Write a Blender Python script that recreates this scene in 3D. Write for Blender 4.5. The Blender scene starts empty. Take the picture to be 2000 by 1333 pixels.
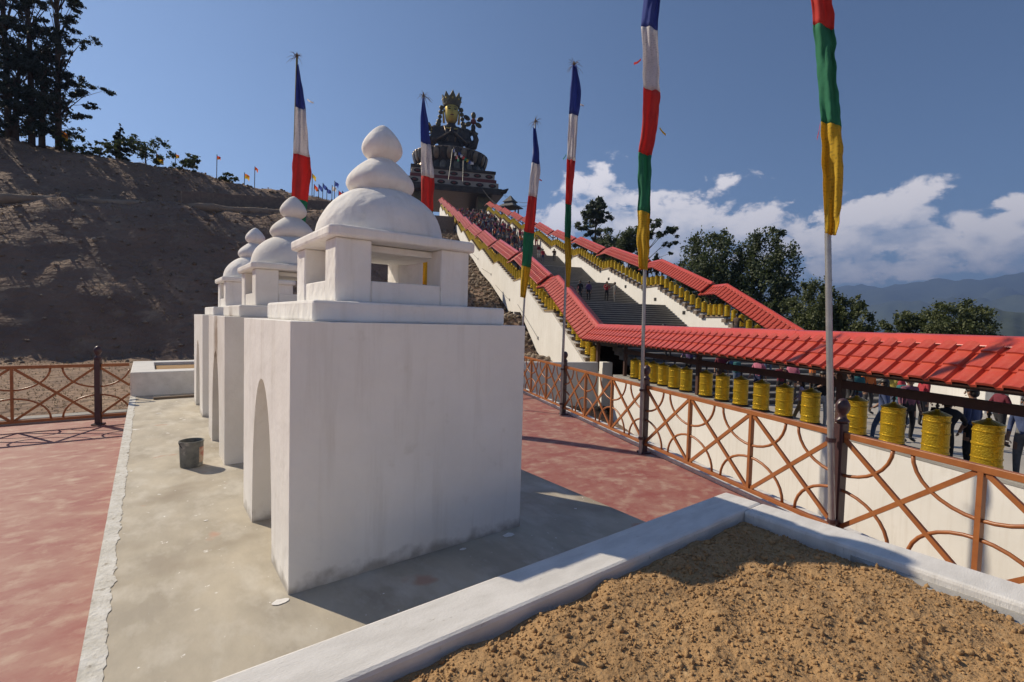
import bpy, bmesh, math, random
import numpy as np
from mathutils import Vector, Matrix, noise
rad = math.radians
rnd = random.Random(7)
scene = bpy.context.scene
col = scene.collection

# ------------------------------------------------------------------ camera
CZ = 1.6
PITCH, ROLL, YAW = rad(-2.394), rad(1.542), rad(37.27)
FPX = 939.8
F0 = Vector((math.sin(YAW), math.cos(YAW), 0)); R0 = Vector((math.cos(YAW), -math.sin(YAW), 0)); ZV = Vector((0, 0, 1))
FW = F0*math.cos(PITCH) + ZV*math.sin(PITCH); U0 = R0.cross(FW)
RT = R0*math.cos(ROLL) + U0*math.sin(ROLL); UP = -R0*math.sin(ROLL) + U0*math.cos(ROLL)
CAM = Vector((0, 0, CZ))
cd = bpy.data.cameras.new('camera'); cam = bpy.data.objects.new('camera', cd); col.objects.link(cam)
cd.sensor_width = 36; cd.lens = FPX/2000*36; cd.clip_start = .05; cd.clip_end = 60000
cam.matrix_world = Matrix(((RT.x, UP.x, -FW.x, 0), (RT.y, UP.y, -FW.y, 0), (RT.z, UP.z, -FW.z, CZ), (0, 0, 0, 1)))
scene.camera = cam

# ------------------------------------------------------------------ sun, exposure
SUN_AZ, SUN_EL = rad(-27.5), rad(37.8)          # clockwise from +Y
SUND = Vector((math.sin(SUN_AZ)*math.cos(SUN_EL), math.cos(SUN_AZ)*math.cos(SUN_EL), math.sin(SUN_EL)))
sl = bpy.data.lights.new('sun', 'SUN'); sl.energy = 4.0; sl.angle = rad(.53); sl.color = (1, .875, .69)
so = bpy.data.objects.new('sun', sl); col.objects.link(so); so.location = (-20, 30, 60)
so.rotation_euler = (-SUND).to_track_quat('-Z', 'Y').to_euler()
scene.view_settings.view_transform = 'Standard'; scene.view_settings.look = 'None'
scene.view_settings.gamma = 1; scene.view_settings.use_curve_mapping = False
scene.view_settings.exposure = 0.48

# ------------------------------------------------------------------ pixel helpers (photo pixels give directions)
def ray(x, y): return FW + RT*((x-1000)/FPX) - UP*((y-666.5)/FPX)
def on_z(x, y, z): d = ray(x, y); return CAM + d*((z-CZ)/d.z)
def on_plane(x, y, P, n): d = ray(x, y); return CAM + d*((Vector(P)-CAM).dot(n)/d.dot(n))
AZS = rad(37.27-13.07)
SV = Vector((math.sin(AZS), math.cos(AZS), 0)); TV = Vector((math.cos(AZS), -math.sin(AZS), 0))
def W(s, t, z): return SV*s + TV*t + ZV*z
def ST(P): return P.dot(SV), P.dot(TV)
def on_T(x, y, t): return on_plane(x, y, TV*t, TV)

# ------------------------------------------------------------------ world: sky with low cumulus
wd = bpy.data.worlds.new('World'); scene.world = wd; wd.use_nodes = True
N = wd.node_tree.nodes; L = wd.node_tree.links; N.clear()
def wn(t, **k):
    n = N.new(t)
    for a, b in k.items(): setattr(n, a, b)
    return n
def wm(op, a, b=None, c=None, clamp=False):
    n = N.new('ShaderNodeMath'); n.operation = op; n.use_clamp = clamp
    for i, q in enumerate((a, b, c)):
        if q is None: continue
        if isinstance(q, (int, float)): n.inputs[i].default_value = q
        else: L.new(q, n.inputs[i])
    return n.outputs[0]
out = wn('ShaderNodeOutputWorld'); sky = wn('ShaderNodeTexSky'); sky.sky_type = 'NISHITA'; sky.sun_disc = False
sky.sun_elevation = SUN_EL; sky.sun_rotation = SUN_AZ; sky.altitude = 2200; sky.air_density = 1.0; sky.dust_density = .5; sky.ozone_density = 3.0
tint = wn('ShaderNodeMix', data_type='RGBA', blend_type='MULTIPLY'); tint.inputs[0].default_value = 1; tint.inputs[7].default_value = (.95, .975, .985, 1); L.new(sky.outputs[0], tint.inputs[6])
bg = wn('ShaderNodeBackground'); bg.inputs[1].default_value = .067; L.new(tint.outputs[2], bg.inputs[0])
tc = wn('ShaderNodeTexCoord'); sp = wn('ShaderNodeSeparateXYZ'); L.new(tc.outputs['Generated'], sp.inputs[0])
az = wm('ARCTAN2', sp.outputs[0], sp.outputs[1]); el = wm('ARCSINE', sp.outputs[2])
def px_dir(x, y):
    d = ray(x, y).normalized(); return math.atan2(d.x, d.y), math.asin(d.z)
def pxblob(x, y, wx, wy):
    a0, e0 = px_dir(x, y); a1, _ = px_dir(x+wx, y); _, e1 = px_dir(x, y-wy)
    return a0, e0, abs(a1-a0), abs(e1-e0)
blobs = [pxblob(1165, 390, 60, 70), pxblob(1110, 425, 70, 40), pxblob(1330, 425, 150, 60), pxblob(1250, 450, 150, 80), pxblob(1480, 460, 95, 60),
         pxblob(1640, 475, 150, 65), pxblob(1755, 405, 120, 45), pxblob(1700, 430, 110, 55), pxblob(1880, 425, 55, 38), pxblob(1970, 395, 60, 22),
         pxblob(1840, 490, 150, 60), pxblob(1960, 465, 110, 60), pxblob(1700, 528, 330, 26), pxblob(1300, 500, 200, 30)]
# the cloud bank goes on round the horizon outside the picture
for k in range(9):
    a = rad(100 + k*26); blobs.append((a if a < math.pi else a-2*math.pi, rad(7+3*((k*37) % 5)/5), rad(15), rad(5+2*((k*53) % 3)/3)))
def cloud_field(oaz, oel):
    A = wm('ADD', az, oaz); E = wm('ADD', el, oel)
    best = None
    for (a0, e0, ra, re) in blobs:
        dx = wm('DIVIDE', wm('SUBTRACT', A, a0), ra); dy = wm('DIVIDE', wm('SUBTRACT', E, e0), re)
        b = wm('SUBTRACT', 1.0, wm('SQRT', wm('ADD', wm('MULTIPLY', dx, dx), wm('MULTIPLY', dy, dy))))
        best = b if best is None else wm('SMOOTH_MAX', best, b, .25)
    cv = wn('ShaderNodeCombineXYZ'); L.new(wm('MULTIPLY', A, 10.), cv.inputs[0]); L.new(wm('MULTIPLY', E, 15.), cv.inputs[1])
    nz = wn('ShaderNodeTexNoise'); nz.inputs['Scale'].default_value = 1.55; nz.inputs['Detail'].default_value = 10; nz.inputs['Roughness'].default_value = .6
    nz.inputs['Distortion'].default_value = .25
    L.new(cv.outputs[0], nz.inputs['Vector'])
    n2 = wm('MULTIPLY', wm('SUBTRACT', nz.outputs[0], .5), 3.7)
    return wm('ADD', wm('MAXIMUM', best, -1.3), n2)
d0 = cloud_field(0.0, 0.0); d1 = cloud_field(-.022, .032)
mr = wn('ShaderNodeMapRange', interpolation_type='SMOOTHSTEP'); L.new(d0, mr.inputs[0]); mr.inputs[1].default_value = -.10; mr.inputs[2].default_value = .42
mr.inputs[3].default_value = 0; mr.inputs[4].default_value = .93
lit = wn('ShaderNodeMapRange', interpolation_type='SMOOTHSTEP'); L.new(wm('SUBTRACT', d1, wm('MULTIPLY', d0, .45)), lit.inputs[0]); lit.inputs[1].default_value = -.35; lit.inputs[2].default_value = 1.05
cr = wn('ShaderNodeMix', data_type='RGBA'); L.new(lit.outputs[0], cr.inputs[0]); cr.inputs[6].default_value = (.57, .53, .52, 1); cr.inputs[7].default_value = (.27, .29, .345, 1)
cbg = wn('ShaderNodeBackground'); L.new(cr.outputs[2], cbg.inputs[0]); cbg.inputs[1].default_value = 1.45
mx = wn('ShaderNodeMixShader'); L.new(mr.outputs[0], mx.inputs[0]); L.new(bg.outputs[0], mx.inputs[1]); L.new(cbg.outputs[0], mx.inputs[2]); L.new(mx.outputs[0], out.inputs[0])

# ------------------------------------------------------------------ mesh helpers
class MB:
    def __init__(s): s.v = []; s.f = []; s.m = []
    def face(s, pts, m=0):
        n = len(s.v); s.v += [tuple(p) for p in pts]; s.f.append(tuple(range(n, n+len(pts)))); s.m.append(m)
    def box(s, c, d, m=0, rz=0, mat=None):
        cx, cy, cz = c; hx, hy, hz = d[0]/2, d[1]/2, d[2]/2; n = len(s.v); ca, sa = math.cos(rz), math.sin(rz)
        for z in (-hz, hz):
            for x, y in ((-hx, -hy), (hx, -hy), (hx, hy), (-hx, hy)):
                if mat is None: s.v.append((cx+x*ca-y*sa, cy+x*sa+y*ca, cz+z))
                else: s.v.append(tuple(mat @ Vector((x, y, z)) + Vector(c)))
        for q in ((0, 3, 2, 1), (4, 5, 6, 7), (0, 1, 5, 4), (1, 2, 6, 5), (2, 3, 7, 6), (3, 0, 4, 7)):
            s.f.append(tuple(n+i for i in q)); s.m.append(m)
        return s
    def bar(s, a, b, w, h, m=0, up=None):
        a, b = Vector(a), Vector(b); d = b-a; l = d.length; d.normalize(); up = Vector(up) if up else ZV
        sd = d.cross(up)
        if sd.length < 1e-4: sd = Vector((1, 0, 0))
        sd.normalize(); u2 = sd.cross(d)
        M = Matrix((sd, d, u2)).transposed()
        return s.box((a+b)/2, (w, l, h), m, mat=M)
    def hexa(s, bot, top, m=0):
        n = len(s.v); s.v += [tuple(p) for p in bot]+[tuple(p) for p in top]
        for q in ((0, 3, 2, 1), (4, 5, 6, 7), (0, 1, 5, 4), (1, 2, 6, 5), (2, 3, 7, 6), (3, 0, 4, 7)):
            s.f.append(tuple(n+i for i in q)); s.m.append(m)
        return s
    def prism(s, poly, off, m=0):
        n = len(s.v); k = len(poly); off = Vector(off)
        s.v += [tuple(p) for p in poly] + [tuple(Vector(p)+off) for p in poly]
        s.f.append(tuple(range(n+k-1, n-1, -1))); s.m.append(m); s.f.append(tuple(range(n+k, n+2*k))); s.m.append(m)
        for i in range(k):
            j = (i+1) % k; s.f.append((n+i, n+j, n+k+j, n+k+i)); s.m.append(m)
        return s
    def tube(s, pts, r, seg=8, m=0, cap=True):
        pts = [Vector(p) for p in pts]; k = len(pts); rs = r if isinstance(r, (list, tuple)) else [r]*k
        n = len(s.v); pu = None
        for i, p in enumerate(pts):
            d = (pts[min(i+1, k-1)]-pts[max(i-1, 0)]).normalized()
            if pu is None: u = d.orthogonal().normalized()
            else:
                u = pu - d*pu.dot(d)
                u = u.normalized() if u.length > 1e-5 else d.orthogonal().normalized()
            pu = u; w = d.cross(u)
            for j in range(seg):
                a = 2*math.pi*j/seg; s.v.append(tuple(p + (u*math.cos(a)+w*math.sin(a))*rs[i]))
        for i in range(k-1):
            for j in range(seg):
                a, b = n+i*seg+j, n+i*seg+(j+1) % seg; s.f.append((a, b, b+seg, a+seg)); s.m.append(m)
        if cap:
            s.f.append(tuple(range(n+seg-1, n-1, -1))); s.m.append(m); s.f.append(tuple(range(n+(k-1)*seg, n+k*seg))); s.m.append(m)
        return s
    def lathe(s, prof, seg=24, c=(0, 0, 0), m=0, sx=1, sy=1, jit=0, seed=0):
        n = len(s.v); k = len(prof); ms = m if isinstance(m, (list, tuple)) else [m]*(k-1)
        for (r, z) in prof:
            for j in range(seg):
                a = 2*math.pi*j/seg; x, y = r*math.cos(a), r*math.sin(a)
                q = 1+jit*noise.noise(Vector((x*5+seed, y*5, z*5))) if jit else 1
                s.v.append((c[0]+x*sx*q, c[1]+y*sy*q, c[2]+z))
        for i in range(k-1):
            for j in range(seg):
                a, b = n+i*seg+j, n+i*seg+(j+1) % seg; s.f.append((a, b, b+seg, a+seg)); s.m.append(ms[i])
        s.f.append(tuple(range(n+seg-1, n-1, -1))); s.m.append(ms[0]); s.f.append(tuple(range(n+(k-1)*seg, n+k*seg))); s.m.append(ms[-1])
        return s
    def ball(s, c, r, seg=12, rings=8, m=0):
        if isinstance(r, (int, float)): r = (r, r, r)
        prof = [(max(.001, math.sin(math.pi*i/rings)), -math.cos(math.pi*i/rings)*r[2]) for i in range(rings+1)]
        return s.lathe(prof, seg, c, m, r[0], r[1])
    def build(s, name, mats, parent=None, loc=(0, 0, 0), smooth=False, bevel=0, rz=0, angle=None):
        me = bpy.data.meshes.new(name); me.from_pydata(s.v, [], s.f)
        mats = mats if isinstance(mats, (list, tuple)) else [mats]
        for q in mats: me.materials.append(q)
        if len(mats) > 1: me.polygons.foreach_set('material_index', s.m)
        if smooth: me.polygons.foreach_set('use_smooth', [True]*len(me.polygons))
        if angle: me.set_sharp_from_angle(angle=rad(angle))
        me.update()
        o = bpy.data.objects.new(name, me); col.objects.link(o); o.location = loc; o.rotation_euler.z = rz
        if parent: o.parent = parent
        if bevel:
            b = o.modifiers.new('bevel', 'BEVEL'); b.width = bevel; b.segments = 2; b.limit_method = 'ANGLE'; b.angle_limit = rad(40)
        return o
def np_obj(name, verts, faces, mat, parent=None, smooth=False, mi=None):
    """verts (n,3), faces (m,k) numpy -> one mesh object"""
    me = bpy.data.meshes.new(name); verts = np.asarray(verts, np.float32); faces = np.asarray(faces, np.int32); k = faces.shape[1]
    me.vertices.add(len(verts)); me.vertices.foreach_set('co', verts.ravel())
    me.loops.add(faces.size); me.loops.foreach_set('vertex_index', faces.ravel())
    me.polygons.add(len(faces)); me.polygons.foreach_set('loop_start', np.arange(0, faces.size, k, dtype=np.int32))
    if mi is not None: me.polygons.foreach_set('material_index', np.asarray(mi, np.int32))
    if smooth: me.polygons.foreach_set('use_smooth', np.ones(len(faces), bool))
    for q in (mat if isinstance(mat, (list, tuple)) else [mat]): me.materials.append(q)
    me.update(calc_edges=True); me.validate()
    o = bpy.data.objects.new(name, me); col.objects.link(o)
    if parent: o.parent = parent
    return o
def tag(o, label=None, cat=None, group=None, kind=None):
    if label: o['label'] = label
    if cat: o['category'] = cat
    if group: o['group'] = group
    if kind: o['kind'] = kind
    return o
def thing(name, label, cat, loc=(0, 0, 0), rz=0, group=None):
    o = bpy.data.objects.new(name, None); col.objects.link(o); o.location = loc; o.rotation_euler.z = rz; o.empty_display_size = .2
    return tag(o, label, cat, group)
def link_copy(src, parent, loc=None, rz=None):
    c = src.copy(); col.objects.link(c); c.parent = parent
    if loc is not None: c.location = loc
    if rz is not None: c.rotation_euler.z = rz
    return c
def interp(x, pts):
    if x <= pts[0][0]: return pts[0][1]
    for (a, b), (c, d) in zip(pts, pts[1:]):
        if x <= c: return b+(d-b)*(x-a)/(c-a)
    return pts[-1][1]
def sstep(a, b, x):
    t = min(1, max(0, (x-a)/(b-a))); return t*t*(3-2*t)
ORD = ['first', 'second', 'third', 'fourth', 'fifth', 'sixth', 'seventh', 'eighth', 'ninth', 'tenth', 'eleventh', 'twelfth', 'thirteenth', 'fourteenth', 'fifteenth', 'sixteenth', 'seventeenth', 'eighteenth', 'nineteenth', 'twentieth', 'twenty-first', 'twenty-second', 'twenty-third', 'twenty-fourth']

# ------------------------------------------------------------------ materials
def mat(name, c1, c2=None, scale=3., rough=.7, bump=0., bscale=None, metal=0., detail=6, lo=.35, hi=.65, c3=None, s3=1., lo3=.55, hi3=.7, spec=.5, obj=True, dist=.02, stretch=None, bdetail=8, bump2=None, streak=None):
    m = bpy.data.materials.new(name); m.use_nodes = True; nt = m.node_tree; n = nt.nodes; l = nt.links
    b = n['Principled BSDF']; b.inputs['Roughness'].default_value = rough; b.inputs['Metallic'].default_value = metal; b.inputs['Specular IOR Level'].default_value = spec
    b.inputs['Base Color'].default_value = (*c1, 1)
    t = n.new('ShaderNodeTexCoord'); src = t.outputs['Object' if obj else 'Generated']
    if stretch:
        mp = n.new('ShaderNodeMapping'); mp.inputs['Scale'].default_value = stretch; l.new(src, mp.inputs[0]); src = mp.outputs[0]
    def ramp(sc, a, bb, det):
        nz = n.new('ShaderNodeTexNoise'); nz.inputs['Scale'].default_value = sc; nz.inputs['Detail'].default_value = det; nz.inputs['Roughness'].default_value = .6; l.new(src, nz.inputs['Vector'])
        r = n.new('ShaderNodeMapRange'); l.new(nz.outputs[0], r.inputs[0]); r.inputs[1].default_value = a; r.inputs[2].default_value = bb; return r.outputs[0]
    cur = None
    if c2:
        mx = n.new('ShaderNodeMix'); mx.data_type = 'RGBA'; l.new(ramp(scale, lo, hi, detail), mx.inputs[0]); mx.inputs[6].default_value = (*c1, 1); mx.inputs[7].default_value = (*c2, 1); cur = mx.outputs[2]
    if c3:
        mx = n.new('ShaderNodeMix'); mx.data_type = 'RGBA'; l.new(ramp(s3, lo3, hi3, detail), mx.inputs[0])
        if cur: l.new(cur, mx.inputs[6])
        else: mx.inputs[6].default_value = (*c1, 1)
        mx.inputs[7].default_value = (*c3, 1); cur = mx.outputs[2]
    if cur: l.new(cur, b.inputs['Base Color'])
    if streak:
        mp2 = n.new('ShaderNodeMapping'); mp2.inputs['Scale'].default_value = (7, 7, .55); l.new(t.outputs['Object'], mp2.inputs[0])
        nz = n.new('ShaderNodeTexNoise'); nz.inputs['Scale'].default_value = 1.3; nz.inputs['Detail'].default_value = 7; nz.inputs['Roughness'].default_value = .65; l.new(mp2.outputs[0], nz.inputs['Vector'])
        rr = n.new('ShaderNodeMapRange'); l.new(nz.outputs[0], rr.inputs[0]); rr.inputs[1].default_value = .5; rr.inputs[2].default_value = .78; rr.inputs[4].default_value = streak[0]
        mx = n.new('ShaderNodeMix'); mx.data_type = 'RGBA'; l.new(rr.outputs[0], mx.inputs[0]); l.new(cur, mx.inputs[6]); mx.inputs[7].default_value = (*streak[1], 1); cur = mx.outputs[2]
        l.new(cur, b.inputs['Base Color'])
    if bump:
        nz = n.new('ShaderNodeTexNoise'); nz.inputs['Scale'].default_value = bscale or scale*4; nz.inputs['Detail'].default_value = bdetail; l.new(src, nz.inputs['Vector'])
        bp = n.new('ShaderNodeBump'); bp.inputs['Strength'].default_value = bump; bp.inputs['Distance'].default_value = dist; l.new(nz.outputs[0], bp.inputs['Height']); l.new(bp.outputs[0], b.inputs['Normal'])
    m['bsdf'] = b.name
    if bump2:
        nz = n.new('ShaderNodeTexNoise'); nz.inputs['Scale'].default_value = bump2[0]; nz.inputs['Detail'].default_value = 2; l.new(src, nz.inputs['Vector'])
        b2 = n.new('ShaderNodeBump'); b2.inputs['Strength'].default_value = bump2[1]; b2.inputs['Distance'].default_value = bump2[2]; l.new(nz.outputs[0], b2.inputs['Height'])
        if bump: l.new(b2.outputs[0], bp.inputs['Normal'])
        else: l.new(b2.outputs[0], b.inputs['Normal'])
    return m
M = {}
M['plaster'] = mat('white_plaster', (.85, .83, .79), (.77, .75, .71), 2.2, .85, .35, 22, c3=(.62, .59, .53), s3=5, lo3=.62, hi3=.85, dist=.012, bump2=(5, .5, .06), streak=(.5, (.58, .54, .47)))
M['plaster_far'] = mat('white_wall_paint', (.82, .80, .755), (.74, .72, .67), .5, .8, .1, 9, c3=(.6, .57, .5), s3=1.6, lo3=.66, hi3=.9, streak=(.45, (.58, .53, .45)))
M['red_ground'] = mat('red_oxide_concrete', (.29, .088, .076), (.36, .18, .14), 3.4, .68, .2, 24, c3=(.50, .37, .28), s3=4.6, lo3=.50, hi3=.80, dist=.008, stretch=(1, 1.25, 1))
M['red_metal'] = mat('red_roof_paint', (.54, .074, .038), (.43, .054, .032), 1.7, .38, .08, 12, spec=.6, c3=(.56, .14, .085), s3=4.3, lo3=.5, hi3=.8)
M['red_ridge'] = mat('red_ridge_paint', (.62, .085, .05), (.54, .065, .042), .9, .22, .02, 20, spec=.7)
M['orange_rail'] = mat('rust_orange_paint', (.37, .135, .04), (.29, .10, .032), 7, .38, .05, 60, spec=.5)
M['dark_post'] = mat('dark_maroon_paint', (.075, .038, .040), (.055, .03, .033), 8, .38, .05, 60)
M['brown_wood'] = mat('brown_timber', (.085, .04, .028), (.06, .03, .024), 6, .6, .2, 40)
M['steel'] = mat('galvanised_steel', (.42, .42, .41), (.34, .34, .34), 9, .38, .04, 40, metal=.55)
M['grey_concrete'] = mat('grey_concrete', (.36, .345, .32), (.28, .27, .25), 1.5, .85, .3, 24)
M['stair'] = mat('dark_stone_steps', (.135, .13, .12), (.10, .095, .09), 1.2, .8, .2, 20)
M['nosing'] = mat('pale_step_edge', (.46, .44, .40), (.36, .34, .31), 3, .8)
M['plaza'] = mat('plaza_paving', (.40, .37, .33), (.33, .31, .28), .8, .85, .2, 12)
M['bronze'] = mat('dark_bronze', (.075, .048, .030), (.04, .028, .02), .6, .38, .3, 2.2, metal=.65, dist=.25)
M['bronze_light'] = mat('worn_bronze', (.26, .19, .12), (.15, .105, .07), .8, .4, .3, 2, metal=.6, dist=.2)
M['gold_leaf'] = mat('gold_leaf', (.62, .44, .09), (.5, .34, .06), .5, .35, .05, 2, metal=.6)
M['verdigris'] = mat('weathered_gold_green', (.16, .12, .05), (.09, .075, .04), .8, .45, .3, 2.5, metal=.55, dist=.2)
M['fr_cream'] = mat('frieze_cream', (.44, .37, .29), (.34, .28, .22), .5, .75, .2, 3)
M['fr_red'] = mat('frieze_red', (.20, .045, .03), (.14, .03, .025), .6, .7)
M['bark'] = mat('tree_bark', (.10, .075, .055), (.06, .045, .035), 4, .95, .5, 9, dist=.05)
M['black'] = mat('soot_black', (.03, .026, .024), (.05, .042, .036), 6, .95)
M['dark_metal'] = mat('black_iron', (.03, .028, .028), rough=.5)
M['clay'] = mat('grey_brown_block', (.24, .19, .15), (.17, .135, .11), 4, .85, .2, 20)
M['ochre'] = mat('ochre_trim', (.42, .29, .09), (.34, .22, .07), 3, .6)
M['bamboo'] = mat('weathered_bamboo', (.20, .19, .07), (.13, .13, .06), 6, .6)
M['wood_plank'] = mat('weathered_plank', (.20, .145, .10), (.13, .095, .07), 9, .85, .3, 40, stretch=(1, 6, 6))
for k, c in dict(blue=(.07, .11, .40), white=(.80, .77, .77), red=(.72, .075, .06), green=(.05, .28, .15), yellow=(.74, .50, .04), orange=(.75, .22, .03)).items():
    M['flag_'+k] = mat('cotton_'+k, c, tuple(x*.85 for x in c), 6, .9, .25, 26, dist=.02)
    nt = M['flag_'+k].node_tree; b = nt.nodes['Principled BSDF']; tr = nt.nodes.new('ShaderNodeBsdfTranslucent'); ms = nt.nodes.new('ShaderNodeMixShader'); ms.inputs[0].default_value = .42
    tr.inputs[0].default_value = (*c, 1)
    o_ = nt.nodes['Material Output']; nt.links.new(b.outputs[0], ms.inputs[1]); nt.links.new(tr.outputs[0], ms.inputs[2]); nt.links.new(ms.outputs[0], o_.inputs[0])

def print_lines(m, dark, sc):            # block printed prayers on a cotton panel: rows of small dark dashes
    nt = m.node_tree; n = nt.nodes; l = nt.links; b = n['Principled BSDF']; old = b.inputs['Base Color'].links[0].from_socket
    t = n.new('ShaderNodeTexCoord'); br = n.new('ShaderNodeTexNoise'); br.inputs['Scale'].default_value = sc; br.inputs['Detail'].default_value = 2
    mp = n.new('ShaderNodeMapping'); mp.inputs['Scale'].default_value = (1, 1, 1.6); l.new(t.outputs['Object'], mp.inputs[0]); l.new(mp.outputs[0], br.inputs['Vector'])
    wv = n.new('ShaderNodeTexWave'); wv.wave_type = 'BANDS'; wv.bands_direction = 'Z'; wv.inputs['Scale'].default_value = 9; wv.inputs['Distortion'].default_value = .6; l.new(t.outputs['Object'], wv.inputs['Vector'])
    mu = n.new('ShaderNodeMath'); mu.operation = 'MULTIPLY'; r = n.new('ShaderNodeMapRange'); l.new(br.outputs[0], r.inputs[0]); r.inputs[1].default_value = .53; r.inputs[2].default_value = .58
    r2 = n.new('ShaderNodeMapRange'); l.new(wv.outputs[1], r2.inputs[0]); r2.inputs[1].default_value = .45; r2.inputs[2].default_value = .6
    l.new(r.outputs[0], mu.inputs[0]); l.new(r2.outputs[0], mu.inputs[1]); m3 = n.new('ShaderNodeMath'); m3.operation = 'MULTIPLY'; l.new(mu.outputs[0], m3.inputs[0]); m3.inputs[1].default_value = .55
    mx = n.new('ShaderNodeMix'); mx.data_type = 'RGBA'; l.new(m3.outputs[0], mx.inputs[0]); l.new(old, mx.inputs[6]); mx.inputs[7].default_value = (*dark, 1); l.new(mx.outputs[2], b.inputs['Base Color'])
print_lines(M['flag_yellow'], (.10, .07, .02), 34); print_lines(M['flag_white'], (.2, .2, .24), 34)

def concrete_floor():
    m = mat('cement_floor', (.51, .455, .355), (.35, .31, .245), 2.4, .72, .2, 26, c3=(.57, .53, .45), s3=5.1, lo3=.48, hi3=.74, stretch=(1, .55, 1), dist=.008)
    nt = m.node_tree; n = nt.nodes; l = nt.links; b = n['Principled BSDF']; old = b.inputs['Base Color'].links[0].from_socket
    t = n.new('ShaderNodeTexCoord')
    def layer(prev, sc, thr, w, colr, seed, vor=True):
        mp = n.new('ShaderNodeMapping'); mp.inputs['Location'].default_value = (seed, seed*1.7, 0); l.new(t.outputs['Object'], mp.inputs[0])
        nz = n.new('ShaderNodeTexNoise'); nz.inputs['Scale'].default_value = sc; nz.inputs['Detail'].default_value = 3; l.new(mp.outputs[0], nz.inputs['Vector'])
        r = n.new('ShaderNodeMapRange'); l.new(nz.outputs[0], r.inputs[0]); r.inputs[1].default_value = thr; r.inputs[2].default_value = thr+w
        mx = n.new('ShaderNodeMix'); mx.data_type = 'RGBA'; l.new(r.outputs[0], mx.inputs[0]); l.new(prev, mx.inputs[6]); mx.inputs[7].default_value = (*colr, 1); return mx.outputs[2]
    c = layer(old, 1.3, .56, .14, (.30, .25, .185), 3)
    c = layer(c, 2.3, .66, .05, (.46, .30, .22), 9)
    c = layer(c, 9, .71, .04, (.74, .72, .68), 5)
    c = layer(c, 23, .735, .02, (.8, .78, .74), 1)
    l.new(c, b.inputs['Base Color']); return m
M['cement'] = concrete_floor()

def edge_white():
    return mat('chipped_white_edging', (.70, .69, .65), (.56, .54, .48), 9, .9, .5, 40, c3=(.36, .32, .26), s3=22, lo3=.58, hi3=.70, dist=.015)
M['edging'] = edge_white()
M['curb'] = mat('painted_curb', (.74, .72, .685), (.62, .60, .565), 5, .88, .3, 60, c3=(.40, .37, .33), s3=20, lo3=.66, hi3=.74, dist=.008, stretch=(1, 3.2, 1))

def soil_mat():
    return mat('brown_soil', (.43, .26, .115), (.31, .185, .082), 5, .95, .9, 40, c3=(.50, .35, .19), s3=30, lo3=.55, hi3=.8, dist=.02)
M['soil'] = soil_mat()
M['hill'] = mat('bare_hill_earth', (.29, .188, .125), (.20, .128, .087), .35, .95, 1.0, 3.2, c3=(.33, .235, .155), s3=1.1, lo3=.54, hi3=.74, dist=.2, bdetail=14)
M['rock'] = mat('rubble_stone', (.27, .21, .15), (.16, .12, .09), 1.3, .95, .5, 8, c3=(.36, .30, .23), s3=2.2, lo3=.55, hi3=.75)
M['dry_grass'] = mat('dry_grass', (.36, .28, .15), (.25, .20, .10), .7, .9)
M['forest'] = mat('forest_slope', (.04, .055, .03), (.065, .08, .045), .004, .95, .6, .01, dist=25)
M['valley'] = mat('valley_floor', (.06, .075, .04), (.10, .10, .06), .003, .95)

def gold_wheel():
    m = mat('gilded_prayer_wheel', (.70, .47, .03), (.60, .38, .025), 3.5, .28, 0, metal=.6, spec=.6)
    nt = m.node_tree; n = nt.nodes; l = nt.links; b = n['Principled BSDF']
    t = n.new('ShaderNodeTexCoord'); sx = n.new('ShaderNodeSeparateXYZ'); l.new(t.outputs['Object'], sx.inputs[0])
    at = n.new('ShaderNodeMath'); at.operation = 'ARCTAN2'; l.new(sx.outputs[0], at.inputs[0]); l.new(sx.outputs[1], at.inputs[1])
    cv = n.new('ShaderNodeCombineXYZ'); l.new(at.outputs[0], cv.inputs[0]); l.new(sx.outputs[2], cv.inputs[1])
    mp = n.new('ShaderNodeMapping'); mp.inputs['Scale'].default_value = (3.2, 13, 1); l.new(cv.outputs[0], mp.inputs[0])
    vo = n.new('ShaderNodeTexVoronoi'); vo.feature = 'DISTANCE_TO_EDGE'; vo.inputs['Scale'].default_value = 1.6; l.new(mp.outputs[0], vo.inputs['Vector'])
    r = n.new('ShaderNodeMapRange'); l.new(vo.outputs['Distance'], r.inputs[0]); r.inputs[1].default_value = .03; r.inputs[2].default_value = .2
    bp = n.new('ShaderNodeBump'); bp.inputs['Strength'].default_value = .35; bp.inputs['Distance'].default_value = .012; l.new(r.outputs[0], bp.inputs['Height']); l.new(bp.outputs[0], b.inputs['Normal'])
    return m
M['wheel'] = gold_wheel()

def leaf_mat(name, c1, c2, sc=1.2):
    m = mat(name, c1, c2, sc, .65, lo=.4, hi=.6)
    nt = m.node_tree; b = nt.nodes['Principled BSDF']; tr = nt.nodes.new('ShaderNodeBsdfTranslucent'); tr.inputs[0].default_value = (c2[0]*1.3, c2[1]*1.4, c2[2], 1)
    ms = nt.nodes.new('ShaderNodeMixShader'); ms.inputs[0].default_value = .22; nt.links.new(b.outputs[0], ms.inputs[1]); nt.links.new(tr.outputs[0], ms.inputs[2]); nt.links.new(ms.outputs[0], nt.nodes['Material Output'].inputs[0])
    return m
M['leaf_dark'] = leaf_mat('dark_leaves', (.045, .062, .028), (.085, .105, .045))
M['leaf_mid'] = leaf_mat('green_leaves', (.06, .08, .03), (.115, .13, .05))
M['leaf_pine'] = leaf_mat('pine_needles', (.02, .03, .022), (.035, .046, .03))
M['leaf_grey'] = leaf_mat('grey_green_needles', (.055, .07, .045), (.10, .115, .07))

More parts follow.
